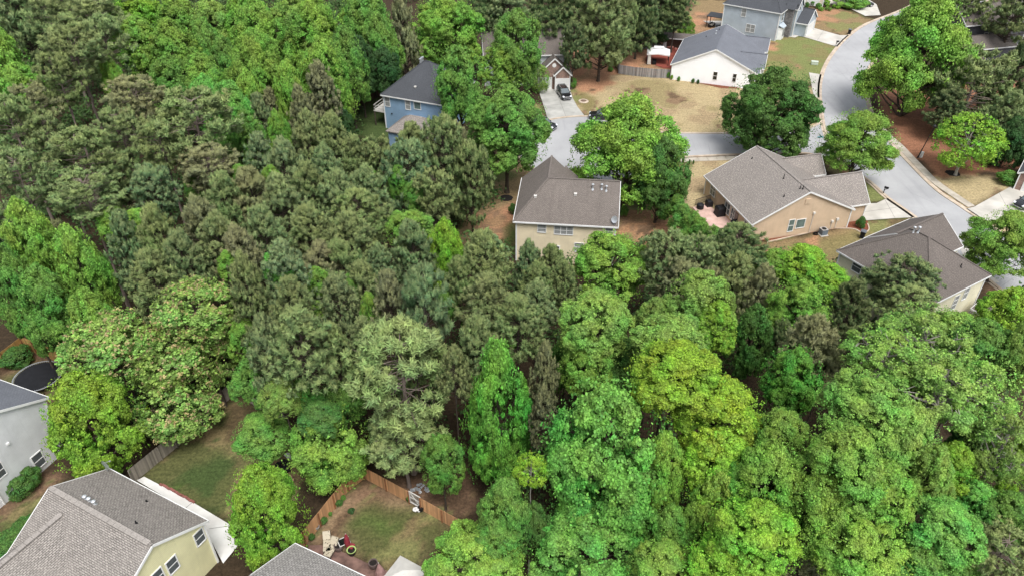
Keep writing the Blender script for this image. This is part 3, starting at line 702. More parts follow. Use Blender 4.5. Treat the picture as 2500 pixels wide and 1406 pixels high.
# --- blue-grey two-storey at the top
gsid = siding('grey_blue_siding', (.44, .50, .55))
H = House('pale blue-grey two-storey house with a stone entrance tower behind the white house', (46.8, 172.7), -34.7, gsid, sh_slate)
H.hip(0, 13.2, 0, 11, 6, 9.8, (4.5, 5.5), (9, 5.5))
H.gable(9.2, 15.2, 5.0, 9.6, 5.9, 8.1, 'x'); H.gable(12.0, 17.6, 6.4, 13.6, 2.8, 5.2, 'x')
H.done()
H.winpx(1, .35, -1, 1816, 32, .95, 1.6, g='glassblind'); H.winpx(1, .35, -1, 1832, 70, 1.9, 1.6, cols=2, g='glassblind')
m = MB(); m.ext([(12.85,1.2,0),(13.7,1.7,0),(13.7,3.3,0),(12.85,3.8,0)], (0,0,2.6)); bay = m.build('bay_window', M['white'], H.r)
m = MB(); m.slab([(12.85,1.0,3.2),(13.85,1.5,2.65),(13.85,3.5,2.65),(12.85,4.0,3.2)], .1); m.build('roof', gsid, bay)
m = MB(); m.box(13.68,1.85,.7,13.74,3.15,2.2); m.build('pane', M['glassblind'], bay)
stone = brickmat('stacked_stone', (.30, .28, .27), (.16, .15, .15), (.10, .095, .09), .45, .16, .02)
m = MB(); m.box(12.9,4.1,0,14.5,6.0,6.2); m.build('stone_tower', stone, H.r)
m = MB(); m.slab([(12.6,3.8,6.1),(14.9,3.8,6.1),(14.9,5.05,7.2),(12.6,5.05,7.2)],.12); m.slab([(12.6,6.3,6.1),(14.9,6.3,6.1),(14.9,5.05,7.2),(12.6,5.05,7.2)],.12); m.build('tower_roof', sh_slate, H.r)
H.window(0, 14.95, 1, 7.2, 6.0, .9, 1.5); H.window(0, 12.85, 1, 2.5, 4.6, 1.0, 1.6)
H.garage(0, 17.35, 1, 10, 4.8, 2.2)

# --- cream house cut by the top edge
H = House('cream house front with white porch columns cut off by the top edge', (67, 194), -20, siding('cream2_siding', (.72, .64, .52)), sh_grey)
H.gable(-6, 10, 0, 10, 3.2, 6.5, 'x'); H.done()
for x in (-1, 1.2, 3.4, 5.6): m = MB(); m.bar((x,-1.1,0),(x,-1.1,3.1),.3,.3); m.build('column', M['white'], H.r)
H.window(1, .35, -1, -4, 1.6, 1.4, 1.4, cols=2); H.window(1, .35, -1, 0, 1.6, 1.4, 1.4, cols=2)
H.garage(1, .35, -1, 8.4-1, 2.6, 2.2)

# --- blue house
H = House('sky blue two-storey house with a charcoal hipped roof among the trees', (-21.95, 120.57), -21.9, siding('blue_siding', (.25, .38, .53)), sh_slate)
H.hip(0, 12.2, 0, 11.6, 6, 10.6, (5.65, 5.8), (6.6, 5.8))
H.done()
H.winpx(1, .35, -1, 946, 249, .85, 1.55, g='glassblind'); H.winpx(1, .35, -1, 996, 257, .85, 1.55, g='glassblind'); H.winpx(1, .35, -1, 1019, 259, 1.15, 1.15, rows=1, g='glassgreen')
p = H.on(957, 278, 1, .35); m = MB(); m.cyl((p.x,.4,p.z),(p.x,.22,p.z),.12,n=10); m.build('wall_vent', M['blackmetal'], H.r)
m = MB(); e = [(4.3,-6.4,3),(12.2,-6.4,3),(12.2,-.2,3),(4.3,-.2,3)]; a, b = (7.3,-3.3,5.0), (9.3,-3.3,5.0)
m.slab([e[0],e[1],b,a]); m.slab([e[1],e[2],b]); m.slab([e[2],e[3],a,b]); m.slab([e[3],e[0],a]); m.build('garage_roof', sh_grey, H.r)
m = MB(); m.box(4.6,-6.1,-.1,11.9,.3,2.95); m.build('garage_wall', H.wall, H.r)
rf = lambda x, y: 6+4.6*min(y, x, 12.2-x)/5.8
H.vent(H.onroof(1014,215,rf), 'box')
for u, v in ((1026,152),(1029,149),(1032,147)):
    q = H.loc(at(u, v, 10.3)); m = MB(); m.cyl((q.x,q.y,9.5),(q.x,q.y,10.7),.13,n=10); m.cyl((q.x,q.y,10.7),(q.x,q.y,10.85),.2,n=10); m.build('flue', M['steel'], H.r)
dk = MB(); dk.box(-2.0,.6,2.55,.3,4.4,2.75)
for z in (3.1, 3.65): dk.bar((-1.95,.65,z),(.3,.65,z),.06,.08); dk.bar((-1.95,.65,z),(-1.95,4.4,z),.06,.08)
dk = dk.build('balcony', M['offwhite'], H.r)
m = MB()
for y in (.7, 4.3): m.bar((-1.9,y,0),(-1.9,y,2.55),.16,.16); m.bar((-1.9,y,2.75),(-1.9,y,3.7),.1,.1)
m.build('post', M['brownwood'] if 'brownwood' in M else M['bark'], dk)

# --- brick garage house
brick = brickmat('red_brick', (.30, .15, .11), (.20, .10, .08), (.38, .32, .27))
H = House('house with twin brick garage gables and white doors behind the black car', (5.125, 137.94), 5, brick, sh_brown2)
H.gable(-.5, 6.1, -.35, 8, 2.9, 6.0, 'y'); H.gable(2.6, 6.0, -1.1, 4, 2.95, 4.6, 'y', trims=True)
H.done()
H.garage(1, -.85, -1, 4.35, 2.45, 2.2); H.garage(1, -.10, -1, 1.05, 2.45, 2.2)
m = MB(); m.cyl((2.75,.0,4.6),(2.75,-.2,4.6),.38,n=20); m.build('round_vent', M['white'], H.r)
H2 = House('main_block', (0, 0), 0, siding('pale_siding', (.50, .53, .55)), sh_brown2); H2.gable(-10.3, 5.3, 2.2, 12.8, 5.8, 9.0, 'x'); H2.done()
for ch in list(H2.r.children): ch.parent = H.r
bpy.data.objects.remove(H2.r)

# --- yellow house, bottom left
H = House('pale yellow two-storey house with a grey-brown shingled roof in the bottom left corner', (-23.78, 36.93), 152.5, siding('yellow_siding', (.84, .80, .48)), sh_near)
H.gable(0, 11.2, 0, 9.1, 5.2, 7.8, 'x', rc=4.55)
H.gable(4.2, 11.25, 5.2, 15.5, 5.15, 7.25, 'y', rc=8.7)
H.done()
m = MB(); m2 = MB()
for k in range(18): m.bar((.3+k*.6, 4.55, 7.86), (.3+k*.6+.57, 4.55, 7.86), .42, .05)
for k in range(17): m2.bar((8.7, 5.6+k*.6, 7.31), (8.7, 5.6+k*.6+.57, 7.31), .42, .05)
m.build('ridge_vent', shingles('ridge_shingles', (.34,.31,.28), tab=.2), H.r); m2.build('ridge_vent', bpy.data.materials['ridge_shingles'], H.r)
H.winpx(0, .25, -1, 487, 1310, .8, 1.35); H.winpx(0, .25, -1, 421, 1378, .85, 1.4); H.winpx(0, .25, -1, 386, 1408, .85, 1.4)
rf = lambda x, y: 5.2+2.6*y/4.55 if y < 4.55 else 7.8-2.6*(y-4.55)/4.55
for u, v in ((209,1218),(219,1223),(231,1230)): H.vent(H.onroof(u, v, rf), 'cap', .3)
H.vent(H.onroof(358,1224,rf), 'pipe', .2); H.vent(H.onroof(333,1277,rf), 'pipe', .3)
H.dish(Vector((10.9, .35, 5.4)), (-.5, -1, .5))
m = MB(); m.bar((.1,.35,5.0),(.1,.35,.2),.1,.08); m.build('downspout', M['white'], H.r)

# --- grey roof at the bottom edge
H = House('house of which only a grey shingled roof corner shows at the bottom edge', (-16.5, 34.86), -25.8, siding('hidden_siding', (.5, .5, .46)), sh_near2)
H.gable(0, 11, -9, 0, 5.2, 7.2, 'x', zb=-.15); H.done()

# --- grey house at the left edge
H = House('pale grey two-storey house with slate blue roof at the left edge', (-41.8, 49.2), 158.1, siding('pale_grey_siding', (.80, .81, .82), .14), sh_slate2)
H.gable(0, 12, 0, 9.4, 6.5, 9.0, 'x'); H.done()
H.winpx(0, .25, -1, 94, 1122, .95, 1.5); H.winpx(0, .25, -1, -3, 1150, .9, 1.4)
m = MB(); p = H.on(14, 1235, 0, .25); m.bar((.2, p.y, 2.2), (.2, p.y, 0), .1, .08); m.build('downspout', M['white'], H.r)
p = H.on(18, 1082, 0, .25); m = MB(); m.box(.1, p.y-.12, p.z-.1, .28, p.y+.12, p.z+.1); m.build('wall_vent', M['white'], H.r)

# --- dark house behind the pines, top right
q0 = at(2330, 120, 2.5)
H = House('dark charcoal house half hidden behind the pines at the top right', (at(2335,135)[0], at(2335,135)[1]), 14, siding('charcoal_siding', (.10, .10, .11)), sh_brown2)
H.gable(0, 16, 0, 9, 6, 9, 'x'); H.gable(-1.5, 9, -5.5, .5, 3, 4.8, 'x'); H.done()
H.winpx(1, .35, -1, 2405, 90, .9, 1.5, fr='offwhite'); H.winpx(1, .35, -1, 2445, 62, 1.0, 1.5, fr='offwhite'); H.winpx(1, .35, -1, 2475, 15, 1.0, 1.4, fr='offwhite')

# --- white garage at right edge
gq = at(2476, 462)
H = House('white garage corner with brick trim at the right edge beside the round bush', (gq[0], gq[1]), -38, brick, sh_slate)
H.gable(-.4, 7, -.3, 7, 2.7, 4.6, 'y'); H.done()
H.garage(1, -.05, -1, 3.2, 4.6, 2.2)

# ============================================================ FENCES
M['cedar'] = planks('new_cedar_boards', (.60, .33, .16), .14)
M['yellowwood'] = planks('yellow_pine_boards', (.46, .27, .085), .14)
M['greywood'] = planks('weathered_boards', (.29, .255, .21), .14, var=.4)
M['greypicket'] = planks('grey_picket_boards', (.30, .29, .285), .15, var=.5)
M['brownwood'] = planks('brown_boards', (.10, .055, .035), .14)
M['postwood'] = pmat('dark_posts', (.26, .12, .055), .3)
def fence(label, px, h, mat, posts=2.4, inner=1, group=None, gate=None, gap=0, cap=False):
    P = [at(u, v, 0) for u, v in px]
    root = empty('fence', (P[0].x, P[0].y, 0), 0, label, 'fence', group)
    O = Vector((P[0].x, P[0].y, 0)); m = MB(); rails = MB(); s_acc = 0
    for a, b in zip(P, P[1:]):
        d = (b-a); L = d.length; d.normalize(); n = Vector((-d.y, d.x, 0))*inner
        x = 0
        while x < L-.01:
            e = min(x+.145, L); hh = h + random.uniform(-.015, .015)
            p0, p1 = a+d*(x+gap)-O, a+d*(e-.004)-O; t = n*.02
            A = [p0, p1, p1+t, p0+t]; k = len(m.v)
            m.ext([(q.x, q.y, -.1) for q in A], (0, 0, hh+.1))
            for j in range(k, len(m.v)): m.uv[j] = (s_acc+x+.07, m.v[j][2])
            x = e
        for z in (.3, h*.5, h-.25): rails.bar(a-O-n*.05+Vector((0,0,z)), b-O-n*.05+Vector((0,0,z)), .05, .09)
        K = max(1, round(L/posts))
        for i in range(K+1):
            q = a + d*L*i/K - O + n*.1; pm = MB(); pm.box(q.x-.05, q.y-.05, -.1, q.x+.05, q.y+.05, h+.04); pm.build('post', M['postwood'] if mat in (M['cedar'], M['yellowwood']) else mat, root)
        s_acc += L
    m.build('boards', mat, root); rails.build('rail', mat, root); return root
fence('new orange cedar fence standing along the left side of the fenced dirt yard', [(690,1392),(745,1330),(850,1197),(890,1166)], 1.75, M['cedar'], inner=-1)
fence('new orange cedar fence running from the yard corner to the white gate', [(891,1167),(1001,1227)], 1.6, M['cedar'], inner=-1, posts=2.2)
fence('new orange cedar fence running from the white gate down to the right', [(1029,1243),(1135,1303)], 1.6, M['cedar'], inner=-1, posts=2.4)
fence('short piece of orange fence between two roofs at the bottom edge', [(625,1392),(672,1388)], 1.5, M['cedar'])
fence('old grey weathered board fence behind the flowering tree beside the lower left lawn', [(325,1178),(395,1120),(432,1090),(520,1010),(572,962)], 1.7, M['greywood'], inner=-1)
fence('grey board fence sloping down to the right behind the lower left lawn', [(590,968),(650,1012),(700,1035)], 1.5, M['greywood'])
fence('yellow wooden fence at the left edge behind the trampoline', [(-40,930),(62,850)], 1.6, M['yellowwood'], inner=-1)
fence('yellow wooden fence running right from the corner behind the trampoline', [(63,851),(120,873),(190,905)], 1.8, M['yellowwood'], inner=-1)
fence('dark brown wooden fence curving behind the blue house', [(868,272),(890,252),(915,240),(950,232)], 1.8, M['brownwood'])
fence('grey picket fence beside the white house around the gazebo yard', [(1506,158),(1511,180),(1545,185.5),(1590,189.5),(1637,192)], 1.75, M['greypicket'], gap=.012, inner=-1)
# gate
a, b = at(1001,1227), at(1029,1243); g = empty('gate', a, math.atan2(b.y-a.y, b.x-a.x), 'white framed wire gate set in the orange cedar fence', 'gate'); L = (b-a).length
m = MB(); m.bar((.06,0,.1),(.06,0,1.65),.09,.06); m.bar((L-.06,0,.1),(L-.06,0,1.65),.09,.06)
m.bar((0,0,1.62),(L,0,1.62),.07,.1); m.bar((0,0,.2),(L,0,.2),.07,.1); m.bar((.1,0.01,1.55),(L-.1,0.01,.25),.05,.09); m.bar((.1,0,.9),(L-.1,0,.9),.05,.08)
m.build('gate_frame', M['offwhite'], g)
m = MB()
for i in range(1, 12): m.bar((L*i/12,.03,.2),(L*i/12,.03,1.6),.04,.012)
m.build('wire_panel', M['steel'], g)

# ============================================================ CARS
paint = newmat('black_car_paint'); paint[2].inputs['Base Color'].default_value = (.012,.012,.014,1); paint[2].inputs['Roughness'].default_value = .18; paint[2].inputs['Coat Weight'].default_value = .6; paint = paint[0]
tyre = pmat('tyre', (.02,.02,.02), .2); lampm = pmat('headlamp', (.7,.72,.75), .05, rough=.15, spec=.8)
carglass = glass('car_glass', (.13,.16,.17)); redl = pmat('tail_lamp', (.35,.02,.02), .1, rough=.2)
def car(u, v, rz, label, group='black cars'):
    p = at(u, v, 0); r = empty('car', (p.x, p.y, .03), rz, label, 'car', group)
    # side profile, front at +x
    st = [(-2.36,.74,.42,.80),(-2.30,.88,.32,.98),(-1.9,.93,.26,1.04),(-1.0,.95,.24,1.05),(0,.95,.24,1.04),(.9,.94,.24,1.02),(1.5,.92,.26,.98),(2.0,.88,.28,.90),(2.25,.78,.32,.80),(2.36,.62,.40,.66)]
    m = MB(); secs = []
    for x, w_, zb, zt in st:
        secs.append([(x,-w_*.86,zb),(x,-w_,zb+.12),(x,-w_,zt-.22),(x,-w_*.95,zt-.06),(x,-w_*.78,zt),(x,w_*.78,zt),(x,w_*.95,zt-.06),(x,w_,zt-.22),(x,w_,zb+.12),(x,w_*.86,zb)])
    for A, B in zip(secs, secs[1:]):
        for i in range(10): j = (i+1) % 10; m.poly([A[i], A[j], B[j], B[i]])
    m.poly(secs[0]); m.poly(secs[-1][::-1]); body = m.build('body', paint, r, smooth=True)
    body.data.polygons.foreach_set('use_smooth', [False]*len(body.data.polygons))
    # greenhouse
    lo = [(-2.15,.80),(.95,.80)]; hi = [(-1.75,.64),(.15,.64)]
    m = MB(); L = [(-2.2,-.82,1.0),(1.0,-.80,1.0),(1.0,.80,1.0),(-2.2,.82,1.0)]; U = [(-1.8,-.64,1.6),(.2,-.64,1.62),(.2,.64,1.62),(-1.8,.64,1.6)]
    for i in range(4): j = (i+1) % 4; m.poly([L[i], L[j], U[j], U[i]])
    m.build('windscreen_and_windows', carglass, r)
    m = MB(); m.ext([(-1.9,-.67,1.6),(.25,-.67,1.61),(.25,.67,1.61),(-1.9,.67,1.6)], (0,0,.07)); m.build('roof', paint, r)
    m = MB()
    for s_ in (-1, 1):
        for a_, b_ in (((1.0,.81,1.0),(.22,.66,1.62)),((-.35,.84,1.0),(-.5,.67,1.62)),((-1.3,.84,1.0),(-1.35,.67,1.62)),((-2.2,.83,1.0),(-1.82,.66,1.62))):
            m.bar((a_[0],a_[1]*s_,a_[2]),(b_[0],b_[1]*s_,b_[2]),.09,.07)
    m.build('pillar', paint, r)
    m = MB()
    for s_ in (-1, 1): m.bar((-1.7,.58*s_,1.72),(.1,.58*s_,1.72),.05,.04)
    m.build('roof_rail', M['steel'], r)
    for s_ in (-1, 1):
        for x in (-1.45, 1.45):
            t = MB(); t.cyl((x,.72*s_,.36),(x,.97*s_,.36),.36,n=20); t = t.build('wheel', tyre, r)
            q = MB(); q.cyl((x,.965*s_,.36),(x,.985*s_,.36),.22,n=12); q.build('rim', M['steel'], t)
        q = MB(); q.ext([(2.02,.55*s_,.72),(2.30,.50*s_,.66),(2.33,.50*s_,.76),(2.05,.55*s_,.90)], (0,.3*s_,0)); q.build('headlight', lampm, r)
        q = MB(); q.cbox((-2.33,.68*s_,.8),(.1,.22,.16)); q.build('tail_light', redl, r)
        q = MB(); q.cbox((.75,1.0*s_,1.05),(.15,.2,.14)); q.build('mirror', paint, r)
    m = MB(); m.cbox((2.34,0,.58),(.06,1.0,.16)); m.build('grille', M['blackmetal'], r)
    m = MB(); m.bar((2.36,-.7,.42),(2.36,.7,.42),.06,.07); m.build('bumper_trim', M['steel'], r)
    return r
p0, p1 = at(1369,212,.5), at(1383,248,.5)
car(1376.5,236, math.atan2(p1.y-p0.y, p1.x-p0.x)+.12, 'black estate car parked on the driveway in front of the brick garage')
car(1470,290, R(174), 'black car at the kerb of the turning circle, mostly hidden by the feathery green tree')
car(1327,312, R(-35), 'black car at the left edge of the turning circle, almost wholly under the tall tree')
car(2508,503, R(205), 'black car entering the photo at the right edge on the pale driveway')
car(2108,17, R(15), 'black car at the top edge on the driveway behind the small tree')

# ============================================================ STREET THINGS
def mailbox(u, v, rz, label):
    p = at(u, v); r = empty('mailbox', p, rz, label, 'mailbox', 'mailboxes')
    m = MB(); m.bar((0,0,0),(0,0,1.05),.1,.1); m.bar((0,0,.95),(.35,0,.95),.08,.08); m.bar((0,0,.6),(.3,0,.92),.06,.06); m.build('post', M['blackmetal'], r)
    m = MB(); K = 8; P = [(-.1,-.12,1.0),(-.1,.12,1.0)] + [(-.1,.12*math.cos(t),1.14+.12*math.sin(t)) for t in [math.pi*i/K for i in range(K+1)]]
    m.ext([(q[0],q[1],q[2]) for q in P], (.6,0,0)); m.build('box', M['blackmetal'], r)
mailbox(2040,114, R(-10), 'black mailbox on a post at the kerb beside the upper right green lawn')
mailbox(2156,474, R(-40), 'black mailbox on a post at the kerb beside the beige house driveway')
def bin_(u, v, rz, label):
    p = at(u, v); r = empty('wheelie_bin', p, rz, label, 'bin', 'wheeled rubbish bins')
    m = MB(); A = [(-.25,-.27,.08),(.27,-.27,.08),(.27,.27,.08),(-.25,.27,.08)]; B = [(-.32,-.33,1.0),(.36,-.33,1.0),(.36,.33,1.0),(-.32,.33,1.0)]
    for i in range(4): j = (i+1) % 4; m.poly([A[i], A[j], B[j], B[i]])
    m.poly(A[::-1]); m.poly(B); m.build('bin_body', M['black'], r)
    m = MB(); m.ext([(-.36,-.35,1.0),(.4,-.35,1.0),(.4,.35,1.06),(-.36,.35,1.06)], (0,0,.06)); m.build('lid', M['greyplastic'], r)
    for s_ in (-1,1): m = MB(); m.cyl((-.28,.2*s_,.13),(-.28,.3*s_,.13),.13,n=12); m.build('wheel', tyre, r)
    m = MB(); m.bar((-.4,-.25,1.0),(-.4,.25,1.0),.04,.04); m.build('handle', M['black'], r)
M['greyplastic'] = pmat('grey_plastic', (.12,.13,.15), .2, rough=.4)
bin_(2073,84, R(60), 'black wheeled bin at the kerb at the top right of the street')
bin_(2104,581, R(60), 'black wheeled bin with a grey lid beside the curved mulch bed')
# lamp post
p = at(2240,386); r = empty('street_lamp', p, 0, 'tall black street lamp leaning beside the right sidewalk', 'street lamp')
t_ = Vector((1.1,.3,5.0)); m = MB(); m.cyl((0,0,0),t_,.09,.05,n=8); m.cyl((0,0,0),t_*.08,.16,.1,n=8); m.build('pole', M['blackmetal'], r)
m = MB(); m.lathe(t_,[(.05,0),(.18,.05),(.22,.3),(.26,.34),(.1,.5),(.0,.6)],10); m.build('lantern', M['blackmetal'], r)
def boxthing(name, label, cat, u, v, rz, sz, mat, extra=None):
    p = at(u, v); r = empty(name, p, rz, label, cat)
    m = MB(); m.cbox((0,0,sz[2]/2),sz); m.build('cabinet', mat, r); m = MB(); m.cbox((0,0,sz[2]+.03),(sz[0]+.06,sz[1]+.06,.06)); m.cbox((0,-sz[1]/2-.01,sz[2]*.5),(sz[0]*.8,.03,sz[2]*.7)); m.build('lid', mat, r); return r
M['palegreen'] = pmat('pale_green_metal', (.50,.56,.47), .1, rough=.5)
boxthing('utility_box', 'pale green utility box standing on the upper right green lawn', 'utility box', 1988,158, R(-15), (1.3,.8,.6), M['palegreen'])
boxthing('utility_box', 'small white utility box at the foot of the street lamp', 'utility box', 2248,385, R(10), (.35,.3,.9), M['white'])
# street name sign
p = at(1993,372); r = empty('street_sign', p, R(5), 'street name sign on a thin pole between the two street trees', 'street sign')
m = MB(); m.cyl((0,0,0),(0,0,2.7),.03,n=8); m.build('pole', M['steel'], r)
M['signgreen'] = pmat('sign_green', (.02,.26,.12), .05, rough=.4); M['signblue'] = pmat('sign_blue', (.10,.42,.50), .05, rough=.4)
m = MB(); m.cbox((0,0,2.62),(.95,.03,.2)); m.build('name_plate', M['signblue'], r); m = MB(); m.cbox((0,0,2.84),(.03,.95,.2)); m.build('name_plate', M['signgreen'], r)
# manhole
p = at(1424.5,248); r = empty('manhole_cover', p, 0, 'round manhole in the tan lawn beside the driveway', 'manhole'); m = MB(); m.lathe((0,0,0),[(.95,.0),(.9,.1),(.55,.12)],20); m.build('ring', M['curb'], r)
m = MB(); m.cyl((0,0,0),(0,0,.10),.55,n=20); m.build('lid', pmat('rusty_iron', (.17,.11,.08), .4, 4), r)

# AC unit
p = at(2008,573); r = empty('air_conditioner', p, R(14), 'grey air conditioner unit on a pad beside the beige house wall', 'air conditioner')
m = MB(); m.cbox((0,0,.05),(1.1,1.1,.1)); m.build('pad', M['concrete'], r)
acm = pmat('ac_grey', (.17,.20,.23), .15, rough=.5)
m = MB(); m.cbox((0,0,.5),(.82,.82,.8)); 
for i in range(10): m.cbox((0,0,.16+i*.075),(.86,.86,.025))
m.build('casing', acm, r); m = MB(); m.cyl((0,0,.9),(0,0,.94),.40,n=20); m.cbox((0,0,.92),(.88,.88,.05)); m.build('top', M['steel'], r)
m = MB(); m.cyl((0,0,.93),(0,0,.965),.32,n=20); m.build('fan', M['blackmetal'], r)
m = MB(); K = 60
P = [Vector((.35*math.cos(t*.55)*(1-.004*t), .3*math.sin(t*.55), .04+.004*t)) for t in range(K)]
for a, b in zip(P, P[1:]): m.bar(a, b, .04, .04)
o = m.build('garden_hose', M['blackmetal'], None, loc=at(1991,573)); tag(o, 'dark coiled hose on the ground left of the air conditioner', 'hose')

# patio things at the beige house
def cover(name, u, v, rz, sz, label, cat, shape='box'):
    p = at(u, v, .05); r = empty(name, p, rz, label, cat, None); m = MB(); sx, sy, sz_ = sz
    if shape == 'round':
        m.lathe((0,0,0),[(sx/2,0),(sx/2*1.05,sz_*.5),(sx/2*.95,sz_*.85),(sx/4,sz_),(.0,sz_*1.02)],16)
    else:
        K = [(-sx/2,-sy/2),(sx/2,-sy/2),(sx/2,sy/2),(-sx/2,sy/2)]
        lv = [(1.08,0),(1.0,.25),(1.02,.6),(1.0,.82),(.82,.97),(.4,1.0)]; R_ = [[(x*k+random.uniform(-.03,.03), y*k+random.uniform(-.03,.03), h*sz_) for x, y in K] for k, h in lv]
        for A, B in zip(R_, R_[1:]):
            for i in range(4): j = (i+1) % 4; m.poly([A[i],A[j],B[j],B[i]])
        m.poly(R_[-1])
    m.build('cover', M['black'], r); m = MB(); m.lathe((0,0,0),[(sx*.3,.0),(sx*.3,.04),(0.0,.04)],10); m.build('base', M['blackmetal'], r); return r
cover('covered_grill', 1759,524, R(15), (1.5,1.2,1.35), 'largest black covered grill standing on the stained patio', 'grill')
cover('covered_table', 1797,555, R(10), (1.5,.85,1.1), 'black covered grill nearest the tan wall corner on the stained patio', 'grill')
cover('covered_chair', 1730,503, R(15), (.8,.8,.95), 'black covered chair between the railing and the big covered grill', 'chair', 'box')
cover('covered_fire_pit', 1709,509, 0, (1.0,1.0,.75), 'round black covered fire pit at the left corner of the stained patio', 'fire pit', 'round')
a, b = at(1697,502,.05), at(1738,489,.05); r = empty('railing', a, math.atan2(b.y-a.y,b.x-a.x), 'dark railing behind the covered patio furniture', 'railing'); L = (b-a).length; m = MB()
for i in range(20): m.bar((L*i/19,0,0),(L*i/19,0,.95),.04,.04)
m.bar((0,0,.95),(L,0,.95),.07,.06); m.bar((0,0,.12),(L,0,.12),.05,.05); m.build('bars', M['bark'], r)

# gazebo, shed, rubble
gz = at(1605,153); r = empty('gazebo', gz, R(-10), 'white fabric topped gazebo standing on the red deck', 'gazebo')
gw, gd = 4.6, 3.4
for x in (-1,1):
    for y in (-1,1): m = MB(); m.bar((x*gw/2*.92,y*gd/2*.92,0),(x*gw/2*.92,y*gd/2*.92,2.3),.12,.12); m.build('post', M['blackmetal'], r)
m = MB(); A = [(-gw/2,-gd/2,2.2),(0,-gd/2,2.45),(gw/2,-gd/2,2.2),(gw/2,gd/2,2.2),(0,gd/2,2.45),(-gw/2,gd/2,2.2)]; B = [(-.9,-.6,2.95),(0,-.6,3.02),(.9,-.6,2.95),(.9,.6,2.95),(0,.6,3.02),(-.9,.6,2.95)]
for i in range(6): j = (i+1) % 6; m.poly([A[i],A[j],B[j],B[i]])
for i in range(6): j = (i+1) % 6; m.poly([A[i],A[j],(A[j][0],A[j][1],A[j][2]-.28),(A[i][0],A[i][1],A[i][2]-.28)])
m.poly(B); m.build('canopy', M['white'], r)
m = MB(); m.ext([(-1,-.7,3.05),(1,-.7,3.05),(1,.7,3.05),(-1,.7,3.05)],(0,0,.1)); m.build('vent_top', M['white'], r)
for x, y in ((-1,-1),(-1,1)):
    m = MB()
    for k in range(6): m.cyl((x*gw/2*.86+k*.12,y*gd/2*.9,0.05),(x*gw/2*.86+k*.08,y*gd/2*.9,2.2),.08,n=6)
    m.build('curtain', M['offwhite'], r)
m = MB(); m.bar((-gw/2*.92,-gd/2*.92,2.2),(gw/2*.92,-gd/2*.92,2.2),.1,.1); m.bar((-gw/2*.92,gd/2*.92,2.2),(gw/2*.92,gd/2*.92,2.2),.1,.1); m.build('beam', M['blackmetal'], r)
def sofa(u, v, z, rz, label, mat, L=1.7):
    p = at(u, v, z); r = empty('garden_sofa', p, rz, label, 'garden sofa'); m = MB(); m.cbox((0,0,.2),(L,.8,.3)); m.cbox((0,.35,.5),(L,.14,.5)); m.cbox((-L/2+.07,0,.42),(.14,.8,.3)); m.cbox((L/2-.07,0,.42),(.14,.8,.3)); m.build('frame', M['blackmetal'], r)
    m = MB(); m.cbox((-L*.21,-.04,.41),(L*.38,.66,.14)); m.cbox((L*.21,-.04,.41),(L*.38,.66,.14)); m.build('cushion', mat, r)
sofa(1597,155,.06, R(80), 'dark garden sofa inside the gazebo on the red deck', M['black'])
sh = at(1618,118); r = empty('shed', sh, R(-12), 'white open-fronted shed with brown roof behind the gazebo', 'shed')
m = MB(); m.box(0,0,0,.7,.3,2.3); m.box(0,2.2,0,6,2.4,2.2); m.box(6,0,0,6.3,2.4,2.3); m.box(0,.3,0,.25,2.2,2.2); m.build('wall', M['white'], r)
m = MB(); m.box(.7,.6,0,6,.75,2.1); m.build('boards', M['brownwood'], r); m = MB(); m.slab([(-.2,-.35,2.3),(6.5,-.35,2.3),(6.5,1.2,3.0),(-.2,1.2,3.0)]); m.slab([(-.2,2.7,2.3),(6.5,2.7,2.3),(6.5,1.2,3.0),(-.2,1.2,3.0)]); m.build('roof', sh_brown2, r)
m = MB(); m.bar((-.2,-.37,2.2),(6.5,-.37,2.2),.06,.2); m.build('trim', M['white'], r)
def heap(name, label, cat, u, v, rx, ry, h, mat, n=40, ps=.4, flat=.35):
    p = at(u, v); m = MB()
    for i in range(n):
        t, q = random.uniform(0,6.28), random.random()**.5; c = Vector((rx*q*math.cos(t), ry*q*math.sin(t), h*(1-q)*random.random()+.06))
        s_ = ps*random.uniform(.5,1.2); a = random.uniform(0,3.14)
        K = 6; P = [(c.x+s_*.5*random.uniform(.6,1)*math.cos(a+6.28*k/K), c.y+s_*.5*random.uniform(.5,1)*math.sin(a+6.28*k/K), c.z+random.uniform(-.04,.04)) for k in range(K)]
        m.ext(P, (random.uniform(-.05,.05), random.uniform(-.05,.05), s_*flat))
    o = m.build(name, mat, None, loc=p); return tag(o, label, cat)
M['greystone'] = pmat('grey_rubble', (.30,.31,.31), .4, 3, .9)
heap('slate_heap', 'heap of grey slabs lying behind the gazebo', 'rubble heap', 1594,116, 2.8,1.7,.8, M['greystone'], 60, .9, .12)
M['pink'] = pmat('pink_plastic', (.62,.25,.20), .15, rough=.5)
r = empty('play_set', at(1638,122,.04), 0, 'pink play table with stools by the shed front', 'play table'); m = MB(); m.lathe((0,0,0),[(.1,0),(.12,.5),(.55,.55),(.55,.6),(0,.6)],14)
for k in range(3): m.lathe((1.0*math.cos(k*2.1),1.0*math.sin(k*2.1),0),[(.22,0),(.22,.35),(0,.35)],10)
m.build('table', M['pink'], r)
